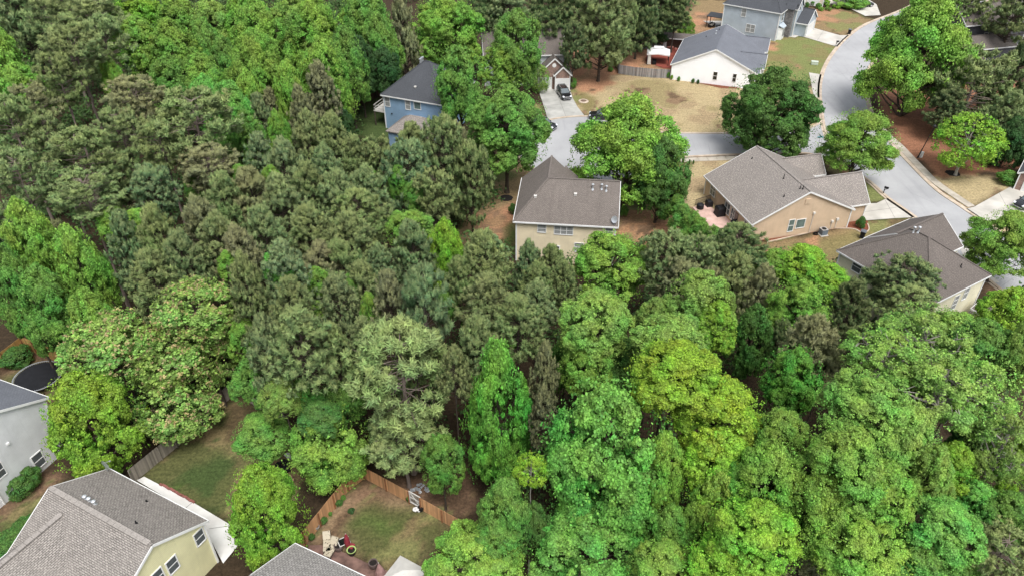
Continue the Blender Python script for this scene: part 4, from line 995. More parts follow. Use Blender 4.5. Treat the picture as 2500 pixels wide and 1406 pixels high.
# pergola next to the grey-blue house
pg = at(1748,66); r = empty('pergola', pg, R(-28), 'black flat-roofed pergola over furniture beside the pale blue-grey house', 'pergola')
for x in (-1.9,1.9):
    for y in (-1.6,1.6): m = MB(); m.bar((x,y,0),(x,y,2.5),.14,.14); m.build('post', M['blackmetal'], r)
m = MB(); m.box(-2.1,-1.8,2.5,2.1,1.8,2.62); m.build('canopy', M['blackmetal'], r)
M['cream'] = pmat('cream_cushion', (.62,.55,.45), .15, 4)
p = pg + Vector((-.6,.9,0))
def sofaw(p, rz, label, mat, L):
    u, v = pix(p); sofa(u, v, p.z, rz, label, mat, L)
sofaw(pg+Vector((-1.0,.2,.04)), R(55), 'long cream cushioned sofa under the black pergola', M['cream'], 2.3)
sofaw(pg+Vector((.9,-1.0,.04)), R(150), 'short black seat at the right front under the black pergola', M['black'], .9)
r = empty('garden_table', pg+Vector((.2,-.5,.04)), 0, 'small black table under the black pergola', 'table'); m = MB(); m.cbox((0,0,.42),(.9,.7,.06)); m.cbox((0,0,.2),(.4,.4,.4)); m.build('table_top', M['blackmetal'], r)

# ============================================================ NEAR YARDS
c = at(92,918,.85); r = empty('trampoline', (c.x,c.y,0), 0, 'large round black trampoline behind the slate-roofed grey house', 'trampoline')
TR = 2.35
m = MB(); m.lathe((0,0,.84),[(TR*.93,0.0),(0,0.01)],36); m.build('mat', M['black'], r)
m = MB(); K = 40
for i in range(K): a0, a1 = 6.283*i/K, 6.283*(i+1)/K; m.bar((TR*math.cos(a0),TR*math.sin(a0),.86),(TR*math.cos(a1),TR*math.sin(a1),.86),.07,.06)
m.build('rim', M['steel'], r); m = MB(); K = 72
for i in range(K): a0 = 6.283*i/K; m.bar((TR*.93*math.cos(a0),TR*.93*math.sin(a0),.85),(TR*math.cos(a0),TR*math.sin(a0),.86),.03,.03)
m.build('springs', M['steel'], r)
for k in range(4):
    a0 = .4+k*1.571; m = MB(); P = [(TR*math.cos(a0+d)*.98,TR*math.sin(a0+d)*.98,z) for d, z in ((-.25,.84),(-.22,.04),(.22,.04),(.25,.84))]
    for a, b in zip(P, P[1:]): m.bar(a, b, .05, .05)
    m.build('leg', M['blackmetal'], r)
def planter(u, v, rr, h, mat, label, rim=None, soil='darkmulch'):
    r = empty('planter', at(u, v), 0, label, 'planter', 'planters on the brown patio'); m = MB(); m.lathe((0,0,0),[(rr*.65,0),(rr,h*.6),(rr,h),(rr*.85,h),(rr*.8,h*.75)],16); m.build('pot', mat, r)
    m = MB(); m.lathe((0,0,0),[(rr*.82,h*.8),(0,h*.82)],14); m.build('soil', M[soil], r)
    if rim: m = MB(); m.lathe((0,0,0),[(rr,h),(rr*1.12,h+.05),(rr*1.12,h+.08),(rr*.85,h+.05)],16); m.build('rim', rim, r)
M['clay'] = pmat('brown_clay', (.16,.12,.11), .2, rough=.5); M['lime'] = pmat('lime_rim', (.36,.48,.16), .15)
planter(828,1342, .38,.65, M['clay'], 'dark round planter between the loungers and the red umbrella')
planter(913,1384, .38,.7, M['clay'], 'dark round planter farthest right on the brown patio')
planter(860,1352, .36,.55, M['black'], 'round planter with a lime green rim at the lawn edge', M['lime'], 'darkmulch')
planter(774,1290, .25,.4, M['steel'], 'small grey planter standing beside the cedar fence')
planter(997,1222, .22,.45, M['black'], 'black pot with a small shrub left of the white gate')
def lounger(u, v, rz, label):
    r = empty('lounge_chair', at(u, v), rz, label, 'lounge chair', 'cushioned lounge chairs'); m = MB()
    for x in (-.3,.3):
        m.bar((x,-.8,.3),(x,.35,.3),.05,.05); m.bar((x,.35,.3),(x,.85,.85),.05,.05)
        for y in (-.75,.3): m.bar((x,y,0),(x,y,.3),.05,.05)
    m.build('frame', M['blackmetal'], r)
    for y in (-.6,-.2,.2): m = MB(); m.cbox((0,y,.38),(.62,.37,.12)); m.build('cushion', M['cushion'], r)
    m = MB(); m.ext([(-.31,.36,.42),(.31,.36,.42),(.31,.82,.95),(-.31,.82,.95)],(0,-.1,.1)); m.build('back_cushion', M['cushion'], r)
mm, nt, b_ = newmat('patterned_cushion'); tc = N(nt,'ShaderNodeTexCoord').outputs['Object']; vo = N(nt,'ShaderNodeTexVoronoi'); vo.inputs['Scale'].default_value = 5; nt.links.new(tc, vo.inputs['Vector'])
nt.links.new(mixc(nt, ramp(nt, vo.outputs['Distance'], .22, .3), (.10,.08,.05), (.50,.44,.33)), b_.inputs['Base Color']); M['cushion'] = mm
lounger(800,1332, R(10), 'cream patterned lounge chair behind, farther from the dark planter'); lounger(811,1345, R(-20), 'cream patterned lounge chair nearest the dark round planter')
M['red'] = pmat('red_cloth', (.27,.035,.05), .3, 3, .8)
r = empty('folded_umbrella', at(851,1338), R(70), 'folded red umbrella leaning between the lounge chairs and the lawn', 'umbrella'); m = MB(); m.cyl((0,0,0),(0,0,2.0),.03,n=8); m.build('pole', M['offwhite'], r)
m = MB(); m.lathe((0,0,0),[(.12,.55),(.26,.75),(.2,1.4),(.05,2.0)],9); m.build('cloth', M['red'], r); m = MB(); m.cbox((0,-.3,.5),(.5,.5,.1)); m.cbox((0,-.05,.75),(.5,.1,.5)); m.build('base', M['red'], r)
r = empty('garden_table', at(842,1332), R(30), 'small metal framed table behind the folded red umbrella', 'table'); m = MB()
for x in (-.45,.45):
    for y in (-.35,.35): m.bar((x,y,0),(x,y,.65),.04,.04)
m.bar((-.45,-.35,.65),(.45,-.35,.65),.06,.05); m.bar((-.45,.35,.65),(.45,.35,.65),.06,.05); m.bar((-.45,-.35,.65),(-.45,.35,.65),.06,.05); m.bar((.45,-.35,.65),(.45,.35,.65),.06,.05); m.build('frame', M['offwhite'], r)
m = MB(); m.cbox((0,0,.64),(.82,.62,.02)); m.build('table_top', M['darkglass'], r)
# tents
p = at(985,1400,2.1); r = empty('canopy_tent', (p.x,p.y,0), R(-30), 'white canopy tent peak at the bottom edge beside the fenced lawn', 'canopy tent')
m = MB(); B = [(-1.3,-1.3,1.9),(1.3,-1.3,1.9),(1.3,1.3,1.9),(-1.3,1.3,1.9)]
for i in range(4): j = (i+1)%4; m.poly([B[i],B[j],(0,0,2.6)]); m.poly([B[j],B[i],(B[i][0],B[i][1],1.7),(B[j][0],B[j][1],1.7)])
m.build('canopy', M['offwhite'], r)
for x,y,_ in B: m = MB(); m.bar((x*.97,y*.97,0),(x*.97,y*.97,1.9),.05,.05); m.build('leg', M['blackmetal'], r)
r = empty('folded_umbrella', at(929,1401), 0, 'dusty pink folded umbrella standing right of the rightmost planter', 'umbrella'); m = MB(); m.lathe((0,0,0),[(.45,.1),(.33,.6),(.12,1.2),(.02,1.5)],9); m.build('cloth', pmat('pink_cloth', (.42,.25,.23), .3, 3), r); m = MB(); m.cyl((0,0,0),(0,0,1.6),.03,n=6); m.build('pole', M['offwhite'], r)
# white garden ornament and black pot by the gate
r = empty('garden_lantern', at(1017,1249), 0, 'white and black patterned garden ornament in front of the gate', 'ornament'); m = MB()
for k in range(7): a0 = k*.9; m.lathe((.2*math.cos(a0),.2*math.sin(a0),.15+.06*k),[(0,-.1),(.12,-.05),(.13,.05),(0,.12)],8)
m.build('petals', M['white'], r)
planter(1028,1246, .26,.5, M['black'], 'black glazed pot touching the fence right of the white gate')
heap('plastic_scraps', 'pale torn plastic scraps on the dark ground behind the cedar fence', 'plastic scraps', 1035,1192, 1.1,.5,.15, M['steel'], 22, .45, .05)
heap('tarp_pile', 'black and white pile of covered tools under the broad tree', 'covered pile', 694,1140, .7,.6,.7, M['black'], 14, .7, .4)
M['plank'] = pmat('pink_brown_plank', (.36,.20,.15), .2)
heap('brick_pile', 'small stack of pale red bricks beside the covered pile', 'brick pile', 703,1172, .45,.4,.35, M['plank'], 20, .35, .4)
heap('white_bag', 'white bag lying on the covered pile', 'bag', 700,1116, .3,.3,.35, M['white'], 5, .5, .5)
p = at(637,1027,.5); m = MB(); m.cbox((0,0,0),(1.1,.8,.1), R(25)); m.cbox((0,0,-.25),(.8,.5,.4), R(25)); tag(m.build('plywood_board', M['plank'], None, loc=p), 'brown wooden board on the lawn under the grey fence', 'board')
M['edgebrick'] = pmat('red_edging', (.28,.11,.09), .3, 4)
m = MB(); A, B_ = at(395,1183,0), at(472,1225,0); O_ = A.copy()
for i in range(14): q = A.lerp(B_, i/13)-O_; m.cbox((q.x+random.uniform(-.04,.04),q.y+random.uniform(-.04,.04),.08),(.32,.2,.16), math.atan2(B_.y-A.y,B_.x-A.x)+random.uniform(-.1,.1))
tag(m.build('brick_edging', M['edgebrick'], None, loc=O_), 'row of red bricks edging the lawn beside the concrete path', 'brick edging')

# ============================================================ FOLIAGE PROTOTYPES
def quads_mesh(name, V, mat, tip=None, tri=False, pn=None):
    k = 3 if tri else 4
    me = bpy.data.meshes.new(name); n = len(V)
    me.vertices.add(n*k); me.vertices.foreach_set('co', V.reshape(-1).astype(np.float32))
    me.loops.add(n*k); me.loops.foreach_set('vertex_index', np.arange(n*k, dtype=np.int32))
    me.polygons.add(n); me.polygons.foreach_set('loop_start', np.arange(0, n*k, k, dtype=np.int32))
    if tip is not None:
        a = me.attributes.new('tip', 'FLOAT', 'POINT'); a.data.foreach_set('value', tip.astype(np.float32).ravel())
    if pn is None: pn = np.tile([0, 0, 1.], (n, 1))
    a = me.attributes.new('pn', 'FLOAT_VECTOR', 'POINT'); a.data.foreach_set('vector', np.repeat(pn, k, 0).astype(np.float32).ravel())
    me.update(calc_edges=True); me.materials.append(mat); return me
def unit(v): return v/np.maximum(np.linalg.norm(v, axis=-1, keepdims=True), 1e-9)
def leaves(P, Nn, size, rg, asp=.75, spread=.75):
    n = unit(Nn + rg.normal(0, spread, P.shape))
    a = unit(np.cross(n, rg.normal(0, 1, P.shape))); b = np.cross(n, a)
    s = (size*rg.uniform(.6, 1.3, len(P)))[:, None]
    return np.stack([P - a*s, P - b*s*asp + n*s*.15, P + a*s, P + b*s*asp + n*s*.15], 1)*1.0
def rsphere(n, rg, up=0.):
    d = unit(rg.normal(0, 1, (n, 3)) + np.array([0, 0, up])); return d
ENV = {
 'tear': lambda z: np.clip((1-z)/1.15, 0, 1)**.62*np.clip((1+z)/.42, 0, 1)**.5,
 'round': lambda z: np.sqrt(np.clip(1-z*z, 0, 1)),
 'dome':  lambda z: np.sqrt(np.clip(1-np.clip(z, 0, 1)**2, 0, 1))*np.where(z < 0, 1-.35*z*z, 1),
 'tall':  lambda z: np.clip((1-z)/1.35, 0, 1)**.7*np.where(z < -.6, 1-((-z-.6)/.4)**2*.5, 1),
 'egg':   lambda z: np.sqrt(np.clip(1-z*z, 0, 1))*(1-.22*z),
 'col':   lambda z: np.clip(1-np.abs(z)**3, 0, 1)*.9,
}
def decid(seed, env='round', nl=15, ns=22, nf=85, lr=.42, sr=.15, leaf=.036, spray=.0, flat=.8, gap=0, spread=.75, thick=1.0):
    rg = np.random.default_rng(seed); E = ENV[env]; V = []; PN = []
    z = rg.uniform(-.8, .88, nl); z[0] = .72; th = np.arange(nl)*2.39996 + rg.uniform(-.4, .4, nl)
    rad = E(z)*rg.uniform(.42, .80, nl)*np.where(z > .6, .6, 1)
    LC = np.stack([rad*np.cos(th), rad*np.sin(th), z*.82], 1); LR = lr*rg.uniform(.75, 1.15, nl)*np.where(z > .4, .85, 1)*(.6+.4*E(z*.8))
    LC[0] = [0, 0, .62]; LC[1] = [.08, -.06, .3]; LC[2] = [-.06, .05, .0]; LC[3] = [.0, .0, -.3]; LR[:4] = lr*1.2
    for c, r in zip(LC, LR):
        out = unit((c*[1, 1, .5])[None])[0]
        d = unit(rg.normal(0, 1, (ns, 3)) + out*.9 + np.array([0, 0, .45]))
        SC = c + d*r*rg.uniform(.82, 1.08, (ns, 1))*[1, 1, flat]
        SR = sr*rg.uniform(.6, 1.3, ns)
        for sc, q in zip(SC, SR):
            k = int(nf*(q/sr)**1.7); dd = unit(rg.normal(0, 1, (k, 3)) + (sc-c)/r*.7 + np.array([0, 0, .5]))
            P = sc + dd*q*rg.uniform(.55, 1.12, (k, 1))*[1, 1, .75]
            if spray: P += unit(out*[1, 1, 0] + 1e-6)*rg.uniform(0, spray, (k, 1)) - np.array([0, 0, 1])*rg.uniform(0, spray*.3, (k, 1))
            V.append(leaves(P, dd + np.array([0, 0, .4]), leaf, rg, spread=spread)); PN.append(unit(dd*.8 + (sc-c)/r*.55 + out*.25 + np.array([0, 0, .25])))
    # stray outer sprigs for a ragged outline
    k = 420; zz = rg.uniform(-.8, 1, k); t = rg.uniform(0, 6.283, k); q = E(zz*.95)*rg.uniform(.85, 1.02, k)
    P = np.stack([q*np.cos(t), q*np.sin(t), zz*.95], 1)
    for j in range(5): V.append(leaves(P + rg.normal(0, .03, P.shape), P, leaf, rg)); PN.append(unit(P + np.array([0, 0, .3])))
    # branches
    m = MB(); m.cyl((0,0,-1.15), (0,0,.3), .045, .015, n=7)
    for c, r in zip(LC, LR):
        z0 = c[2]-.35-.3*rg.random(); st = (0, 0, max(-1.05, z0)); mid = (c[0]*.5+rg.normal(0,.03), c[1]*.5+rg.normal(0,.03), (max(-1.05, z0)+c[2])/2-.03)
        m.cyl(st, mid, .02*thick, .013*thick, n=5); m.cyl(mid, tuple(c), .013*thick, .006*thick, n=5)
        for d in unit(rg.normal(0, 1, (5, 3)) + np.array([0, 0, .5])): m.cyl(tuple(c), tuple(c + d*r*.85*thick**.4), .008*thick, .003*thick, n=4)
    return np.concatenate(V), m, np.concatenate(PN)
def pine(seed, kind='young', nb=90, npf=5, nn=52, pr=.105, nl=.10, wid=.011):
    rg = np.random.default_rng(seed); V = []; T = []; PN = []; m = MB(); m.cyl((0,0,-1.2), (0,0,.9), .05, .012, n=7)
    if kind == 'young': E = lambda z: np.clip(1.0-z, 0, 2)**.62*.86*np.where(z < -.5, 1-(-z-.5)*.5, 1); zs = rg.uniform(-.95, .97, nb)
    elif kind == 'flat': E = lambda z: np.sqrt(np.clip(1-((z-.1)/.95)**2, 0, 1)); zs = rg.choice([-.65,-.4,-.15,.1,.35,.55,.75,.9], nb) + rg.normal(0, .05, nb)
    else: E = lambda z: np.sqrt(np.clip(1-((z+.15)/1.15)**2, 0, 1)); zs = rg.uniform(-.9, .95, nb)
    th = np.arange(nb)*2.39996 + rg.uniform(-.5, .5, nb); PC = []
    for z, t in zip(zs, th):
        L = E(z)*rg.uniform(.65, 1.05); d = np.array([math.cos(t), math.sin(t), 0]); rise = .22*L if kind != 'flat' else .10*L
        tipp = d*L + np.array([0, 0, z+rise]); m.cyl((0,0,z-.08), tuple(tipp), .013, .004, n=4)
        for j in range(npf):
            f = 1 - (rg.random()**1.4)*(.55 if kind != 'flat' else .5); side = np.cross(d, [0,0,1])*rg.normal(0, .16*L+.03)
            c = d*L*f + side + np.array([0, 0, z + rise*f + rg.normal(.02, .035)]); PC.append(c)
    PC = np.array(PC)
    if kind == 'young':
        k = 30; PC = np.concatenate([PC, np.stack([rg.normal(0,.07,k), rg.normal(0,.07,k), rg.uniform(.6,1.0,k)], 1)])
    for c in PC:
        k = int(nn*rg.uniform(.7, 1.3)); s = rg.uniform(.7, 1.3)
        d = unit(rg.normal(0, 1, (k, 3)) + np.array([0, 0, .55]) + unit((c*[1,1,0])[None])[0]*.35)
        o = c + rg.normal(0, pr*.33, (k, 3))*s; a = unit(np.cross(d, rg.normal(0, 1, (k, 3))))
        L = (nl*s*rg.uniform(.6, 1.2, k))[:, None]
        V.append(np.stack([o - a*wid, o + a*wid, o + d*L + a*wid*.5, o + d*L - a*wid*.5], 1))
        up = np.clip(d[:, 2], 0, 1)*.9; T.append(np.stack([up*0, up*0, up, up], 1)); PN.append(unit(d + (o-c)/pr*.6 + np.array([0, 0, .15])))
    return np.concatenate(V), m, np.concatenate(T), np.concatenate(PN)

protos = {}
def add_dec(key, seed, mat='leaf', **k):
    V, m, pn = decid(seed, **k); protos.setdefault(key, []).append((quads_mesh('leaf_crown', V, M[mat], pn=pn), m, None, 1.0))
def add_pine(key, seed, **k):
    V, m, T, pn = pine(seed, **k); protos.setdefault(key, []).append((quads_mesh('needle_crown', V, M['needle'], T, pn=pn), m, None, 1.0))
for s in range(4): add_dec('D', 100+s, env='egg' if s % 2 else 'round', nl=26, ns=25, nf=125, lr=.30, sr=.10, leaf=.0245, flat=1.15)
for s in range(4): add_dec('B', 120+s, env='egg' if s % 2 else 'round', nl=42, ns=23, nf=105, lr=.23, sr=.082, leaf=.0205, flat=1.2)
for s in range(3): add_dec('G', 130+s, env=['egg','round','tear'][s], nl=64, ns=26, nf=88, lr=.20, sr=.068, leaf=.0155, flat=1.2)
for s in range(3): add_dec('T', 140+s, env='tear', nl=50, ns=24, nf=85, lr=.24, sr=.075, leaf=.021, flat=1.0)
for s in range(2): add_dec('K', 150+s, env='round', nl=28, ns=24, nf=105, lr=.31, sr=.11, leaf=.029, flat=1.0)
for s in range(3): add_dec('O', 160+s, env='dome', nl=20, ns=10, nf=105, lr=.27, sr=.10, leaf=.024, flat=.5, thick=1.7)
for s in range(3): add_dec('W', 180+s, env='egg', nl=46, ns=25, nf=88, lr=.25, sr=.075, leaf=.018, spray=.12, flat=.6)
for s in range(3): add_dec('V', 190+s, env='tear', nl=56, ns=24, nf=88, lr=.23, sr=.072, leaf=.018, spray=.12, flat=.7)
for s in range(2): add_dec('S', 200+s, env='round', nl=18, ns=16, nf=34, lr=.34, sr=.11, leaf=.032)
for s in range(2): add_dec('H', 210+s, env='round', nl=14, ns=16, nf=45, lr=.4, sr=.2, leaf=.05)
for s in range(2): add_dec('C', 220+s, env='tall', nl=22, ns=18, nf=60, lr=.32, sr=.12, leaf=.03, spray=.08)
for s in range(4): add_pine('P', 300+s, kind='young', nb=125, npf=4, nn=62, pr=.06, nl=.088, wid=.012)
for s in range(3): add_pine('R', 320+s, kind='round', nb=125, npf=4, nn=62, pr=.06, nl=.085, wid=.012)
for s in range(3): add_pine('Q', 340+s, kind='flat', nb=64, npf=7, nn=62, pr=.075, nl=.072, wid=.011)
for s in range(1): add_pine('L', 360+s, kind='flat', nb=60, npf=6, nn=100, pr=.085, nl=.10, wid=.010)
# seed-tuft / winged fruit sprays for the flowering trees
fl = []
for s in range(3):
    V, m, pn = decid(400+s, env='dome', nl=26, ns=13, nf=40, lr=.30, sr=.115, leaf=.036, flat=.7)
    rg = np.random.default_rng(500+s); c = V.mean(1); i = rg.choice(len(c), 430, replace=False); up = c[i] + unit(c[i]*[1, 1, .6])*.03 + [0, 0, .04]
    B = np.concatenate([leaves(up + rg.normal(0, .022, up.shape), up, .024, rg) for _ in range(8)])
    protos.setdefault('F', []).append((quads_mesh('leaf_crown', V, M['leaf'], pn=pn), m, quads_mesh('seed_tufts', B, M['blossom']), 1.0))
trunkmesh = {}
def make_trunk(mat, seed, n=9):
    rnd = random.Random(seed); m = MB(); K = 7; pts = [Vector((rnd.uniform(-.25,.25)*k/K, rnd.uniform(-.25,.25)*k/K, k/K)) for k in range(K+1)]
    rr = [.34, .25, .22, .2, .18, .16, .14, .11]
    rings = [[(p.x+r*math.cos(t), p.y+r*math.sin(t), p.z) for t in [6.2832*i/n for i in range(n)]] for p, r in zip(pts, rr)]
    for A, B in zip(rings, rings[1:]):
        for i in range(n): j = (i+1) % n; m.poly([A[i], A[j], B[j], B[i]])
    return m
def mbmesh(m, name, mat):
    o = m.build(name, M[mat]); me = o.data; bpy.data.objects.remove(o); return me
for k in ('bark', 'pinebark', 'palebark'):
    trunkmesh[k] = [mbmesh(make_trunk(k, s), 'trunk', k) for s in range(3)]
brmesh = {}
def branches(key, i, bark):
    if (key, i, bark) not in brmesh: brmesh[(key, i, bark)] = mbmesh(protos[key][i][1], 'limbs', bark)
    return brmesh[(key, i, bark)]

COL = {  # leaf base colours
             'bright': (.20, .385, .065), 'leafy': (.115, .345, .05), 'lime': (.23, .42, .04), 'yel': (.215, .425, .048), 'mid': (.14, .31, .06), 'dark': (.085, .20, .045),
 'blue': (.15, .40, .078), 'pale': (.235, .43, .09), 'olive': (.215, .37, .08), 'deep': (.05, .12, .038),
 'p1': (.26, .375, .145), 'p2': (.265, .39, .175), 'p3': (.135, .23, .09), 'p4': (.31, .34, .18), 'p5': (.225, .385, .18), 'p6': (.31, .44, .17), 'p7': (.11, .085, .05),
 'fl': (.23, .39, .09), 'pinkt': (.46, .38, .19),
}
KIND = {'G': ('broadleaf_tree', 'tree'), 'D': ('broadleaf_tree', 'tree'), 'B': ('broadleaf_tree', 'tree'), 'T': ('tall_broadleaf_tree', 'tree'), 'K': ('broadleaf_tree', 'tree'), 'O': ('oak_tree', 'tree'), 'W': ('street_tree', 'tree'), 'V': ('street_tree', 'tree'), 'S': ('sparse_tree', 'tree'),
        'P': ('pine_tree', 'pine'), 'R': ('pine_tree', 'pine'), 'Q': ('old_pine_tree', 'pine'), 'L': ('long_needle_pine_tree', 'pine'), 'F': ('flowering_tree', 'tree'), 'C': ('cypress_tree', 'conifer'), 'H': ('shrub', 'shrub')}
CW = {'leafy': 'fresh green', 'bright': 'bright green', 'lime': 'lime yellow', 'yel': 'yellow-green', 'mid': 'mid green', 'dark': 'dark green', 'blue': 'fresh bluish-green', 'pale': 'pale green', 'olive': 'olive green', 'deep': 'deep dark green',
      'p1': 'olive-grey', 'p2': 'grey-green', 'p3': 'dark green', 'p4': 'brownish grey', 'p5': 'blue-grey green', 'p6': 'pale green', 'p7': 'brown-needled', 'fl': 'pinkish-tipped green'}
KW = {'V': 'feathery tree', 'D': 'broadleaf tree', 'B': 'large broadleaf tree', 'T': 'pointed tree', 'K': 'narrow broadleaf tree', 'O': 'spreading oak', 'W': 'feathery street tree', 'S': 'thin sparse tree',
      'P': 'pine', 'R': 'rounded pine', 'Q': 'open-crowned pine', 'L': 'long-needled pine', 'F': 'flowering tree', 'C': 'dense cypress', 'H': 'shrub'}
TREES = []
def tree(k, c, u, v, w_, h_, H=18, label=None, bark=None, group=None):
    i = random.randrange(len(protos[k])); a = 3.0; k0 = k
    H0 = H
    for _ in range(9):
        if H0 < 0: H = 2*a - H0
        zc = max(H-a, a*.6); p = at(u, v, zc); dep = depth(p); rr = w_/2*dep/FPX
        dist = (p-Vector((0,0,CAMZ))).length; de = math.asin((CAMZ-zc)/dist); hh = h_/2*dep/FPX
        a = math.sqrt(max((hh**2-(rr*math.sin(de))**2), (.25*rr)**2))/math.cos(de)
        lo = {'P': 1.0, 'R': .8, 'Q': .7, 'L': .8, 'T': 1.3, 'K': 1.2, 'H': .6, 'C': 1.2}.get(k, .75)*rr
        a = min(max(a, lo), rr*3.2, 99 if H0 < 0 else H*.55)
    if k == 'B' and rr > 5.2: k = 'G'; i = i % 3
    bark = bark or ('pinebark' if k in 'QL' else 'palebark' if k in 'OS' else 'bark')
    r = empty(KIND[k][0], (p.x, p.y, 0), random.uniform(0, 6.28), label, KIND[k][1], group or ('pines of the wood' if k in 'PRQL' else 'broadleaf trees of the wood'))
    ov = 1.02
    jit = random.uniform(.9, 1.1); cc_ = tuple(max(0, x*jit*random.uniform(.95, 1.05)) for x in COL[c])
    def add(name, me, loc, sc, col=None):
        o = bpy.data.objects.new(name, me); C.objects.link(o); o.parent = r; o.location = loc; o.scale = sc
        if col: o.color = (*col, 1)
        return o
    cr = protos[k][i]
    add('crown', cr[0], (0, 0, zc), (rr*ov, rr*ov, a*ov), cc_)
    add('limbs', branches(k, i, bark), (0, 0, zc), (rr*ov, rr*ov, a*ov))
    if cr[2]: add('seed_tufts', cr[2], (0, 0, zc), (rr*ov, rr*ov, a*ov), COL['pinkt'])
    if zc-a*.9 > .3:
        ts = min(1.3, max(.12, rr*.22)); add('trunk', trunkmesh[bark][i % 3], (0, 0, -.1), (ts, ts, zc-a*.9+.15))
    TREES.append((r, k0, c, u, v, w_, label)); return r

random.seed(11)

# ============================================================ TREES AS THEY STAND
# landmark trees with labels of their own
tree('B','mid',1237,312,215,225,-3.8,'tall feathery street tree with bare trunk in a stone-ringed bed left of the tan house')
tree('V','bright',1535,362,285,285,-1.2,'large feathery bright green tree in front of the turning circle right of the tan house')
tree('B','dark',1612,440,150,205,-.6,'dense dark green tree tucked behind the right side of the big feathery tree')
tree('B','dark',1886,270,240,228,-.3,'broad dark green round tree standing at the corner of the two streets')
tree('W','bright',2098,345,185,165,-2,'medium green spreading tree overhanging the junction in front of the beige house roof')
tree('V','bright',2247,128,250,310,-.5,'very large bright green tree beside the right edge of the street at the top')
tree('S','yel',2364,346,155,135,-1.6,'small yellow-green tree with a ring of black mulch near the street lamp')
tree('W','bright',2452,590,165,175,-1.5,'green street tree at the right edge above the cream house roof')
tree('W','pale',2082,-2,75,60,4,'small pale tree in front of the black car at the top edge')
tree('B','mid',1122,212,130,190,-4,'rounded green tree covering the right end of the blue house')
tree('B','bright',1228,158,125,115,-4,'bright rounded tree directly above the tallest trunked street tree')
tree('B','mid',1262,125,140,190,-3,'tall rounded tree in front of the dark roof of the brick garage house')
tree('B','bright',1090,75,195,190,17,'big bright green tree at the top edge above the blue house')
tree('S','olive',1318,195,50,85,5,'thin nearly leafless tree in front of the left garage door')
tree('T','leafy',1215,1015,185,370,-1,'tall pointed bright green tree shaped like a spire in the lower middle')
tree('B','blue',1478,1130,335,400,-4,'massive fresh bluish-green tree filling the lower middle right of the spire tree')
tree('B','blue',1440,1340,300,190,-2,'lower bluish-green crown at the bottom edge below the massive bluish-green tree')
tree('D','lime',1650,925,230,160,20,'brilliant lime yellow tree, the upper left crown of the lime pair')
tree('D','lime',1755,1010,230,170,17,'brilliant lime yellow tree, the lower right crown of the lime pair')
tree('B','bright',1485,652,205,185,-4,'rounded bright green tree overlapping the lower right wall of the tan house')
tree('B','pale',1455,795,190,190,18,'pale green domed tree below the tan house in the middle of the wood')
tree('L','p6',985,930,275,270,16,'pale long-needled pine with visible limbs above the cedar fence corner')
tree('B','yel',228,1028,230,275,-0.8,'yellow-green tree between the trampoline house and the yellow house roof')
tree('B','bright',805,1090,215,225,-0.8,'broad bright green tree above the left leg of the cedar fence')
tree('B','yel',650,1255,190,260,-0.8,'yellow-green tree between the concrete path and the cedar fence')
tree('D','mid',640,1065,140,95,7,'low green tree beside the wooden board on the lower left lawn')
tree('B','bright',1160,1376,235,100,8,'bright tree at the bottom edge covering the right end of the fenced lawn')
tree('S','lime',1297,1145,80,85,14,'small lime yellow tree squeezed between the spire tree and the massive bluish-green tree')
tree('Q','p1',487,330,215,200,19,'old pine with a clear bare trunk and layered limbs in the upper left wood')
tree('R','p3',2195,705,185,140,10,'dark rounded pine leaning over the lower edge of the cream house roof')
tree('R','p1',2215,765,150,130,12,'olive pine standing in front of the dark rounded pine below the cream house')
tree('Q','p1',2365,235,220,220,13,'broad olive pine standing behind the big bright tree and the street lamp')
tree('R','p1',1468,85,150,180,16,'large pine with bare lower trunks left of the gazebo yard')
for u, v, w_, h_, l in ((375,760,0,0,''),): pass
F_ = [(475,755,190,150,15,'topmost flowering tree with pinkish tips above the lower left lawn'), (275,845,220,150,13,'pinkish flowering tree at the left, directly right of the yellow wooden fence'), (420,860,230,180,11,'middle pinkish-tipped flowering tree of the group'), (545,850,140,170,10,'right-hand flowering tree bordering the olive pines'), (430,985,200,170,7,'lowest flowering tree overhanging the grey board fence')]
for u, v, w_, h_, H_, l in F_: tree('F','fl',u,v,w_,h_,H_,l, group='flowering trees')
hedge = [(1652,508,62,72),(1668,535,66,74),(1690,552,66,70),(1708,572,70,70),(1738,590,70,62)]
for i, (u, v, w_, h_) in enumerate(hedge):
    nm = ['topmost','second from the top','middle one','fourth from the top','lowest'][i]
    tree('C','mid',u,v,w_,h_,6,'cypress of the hedge left of the stained patio, '+nm, group='cypress hedge beside the patio')

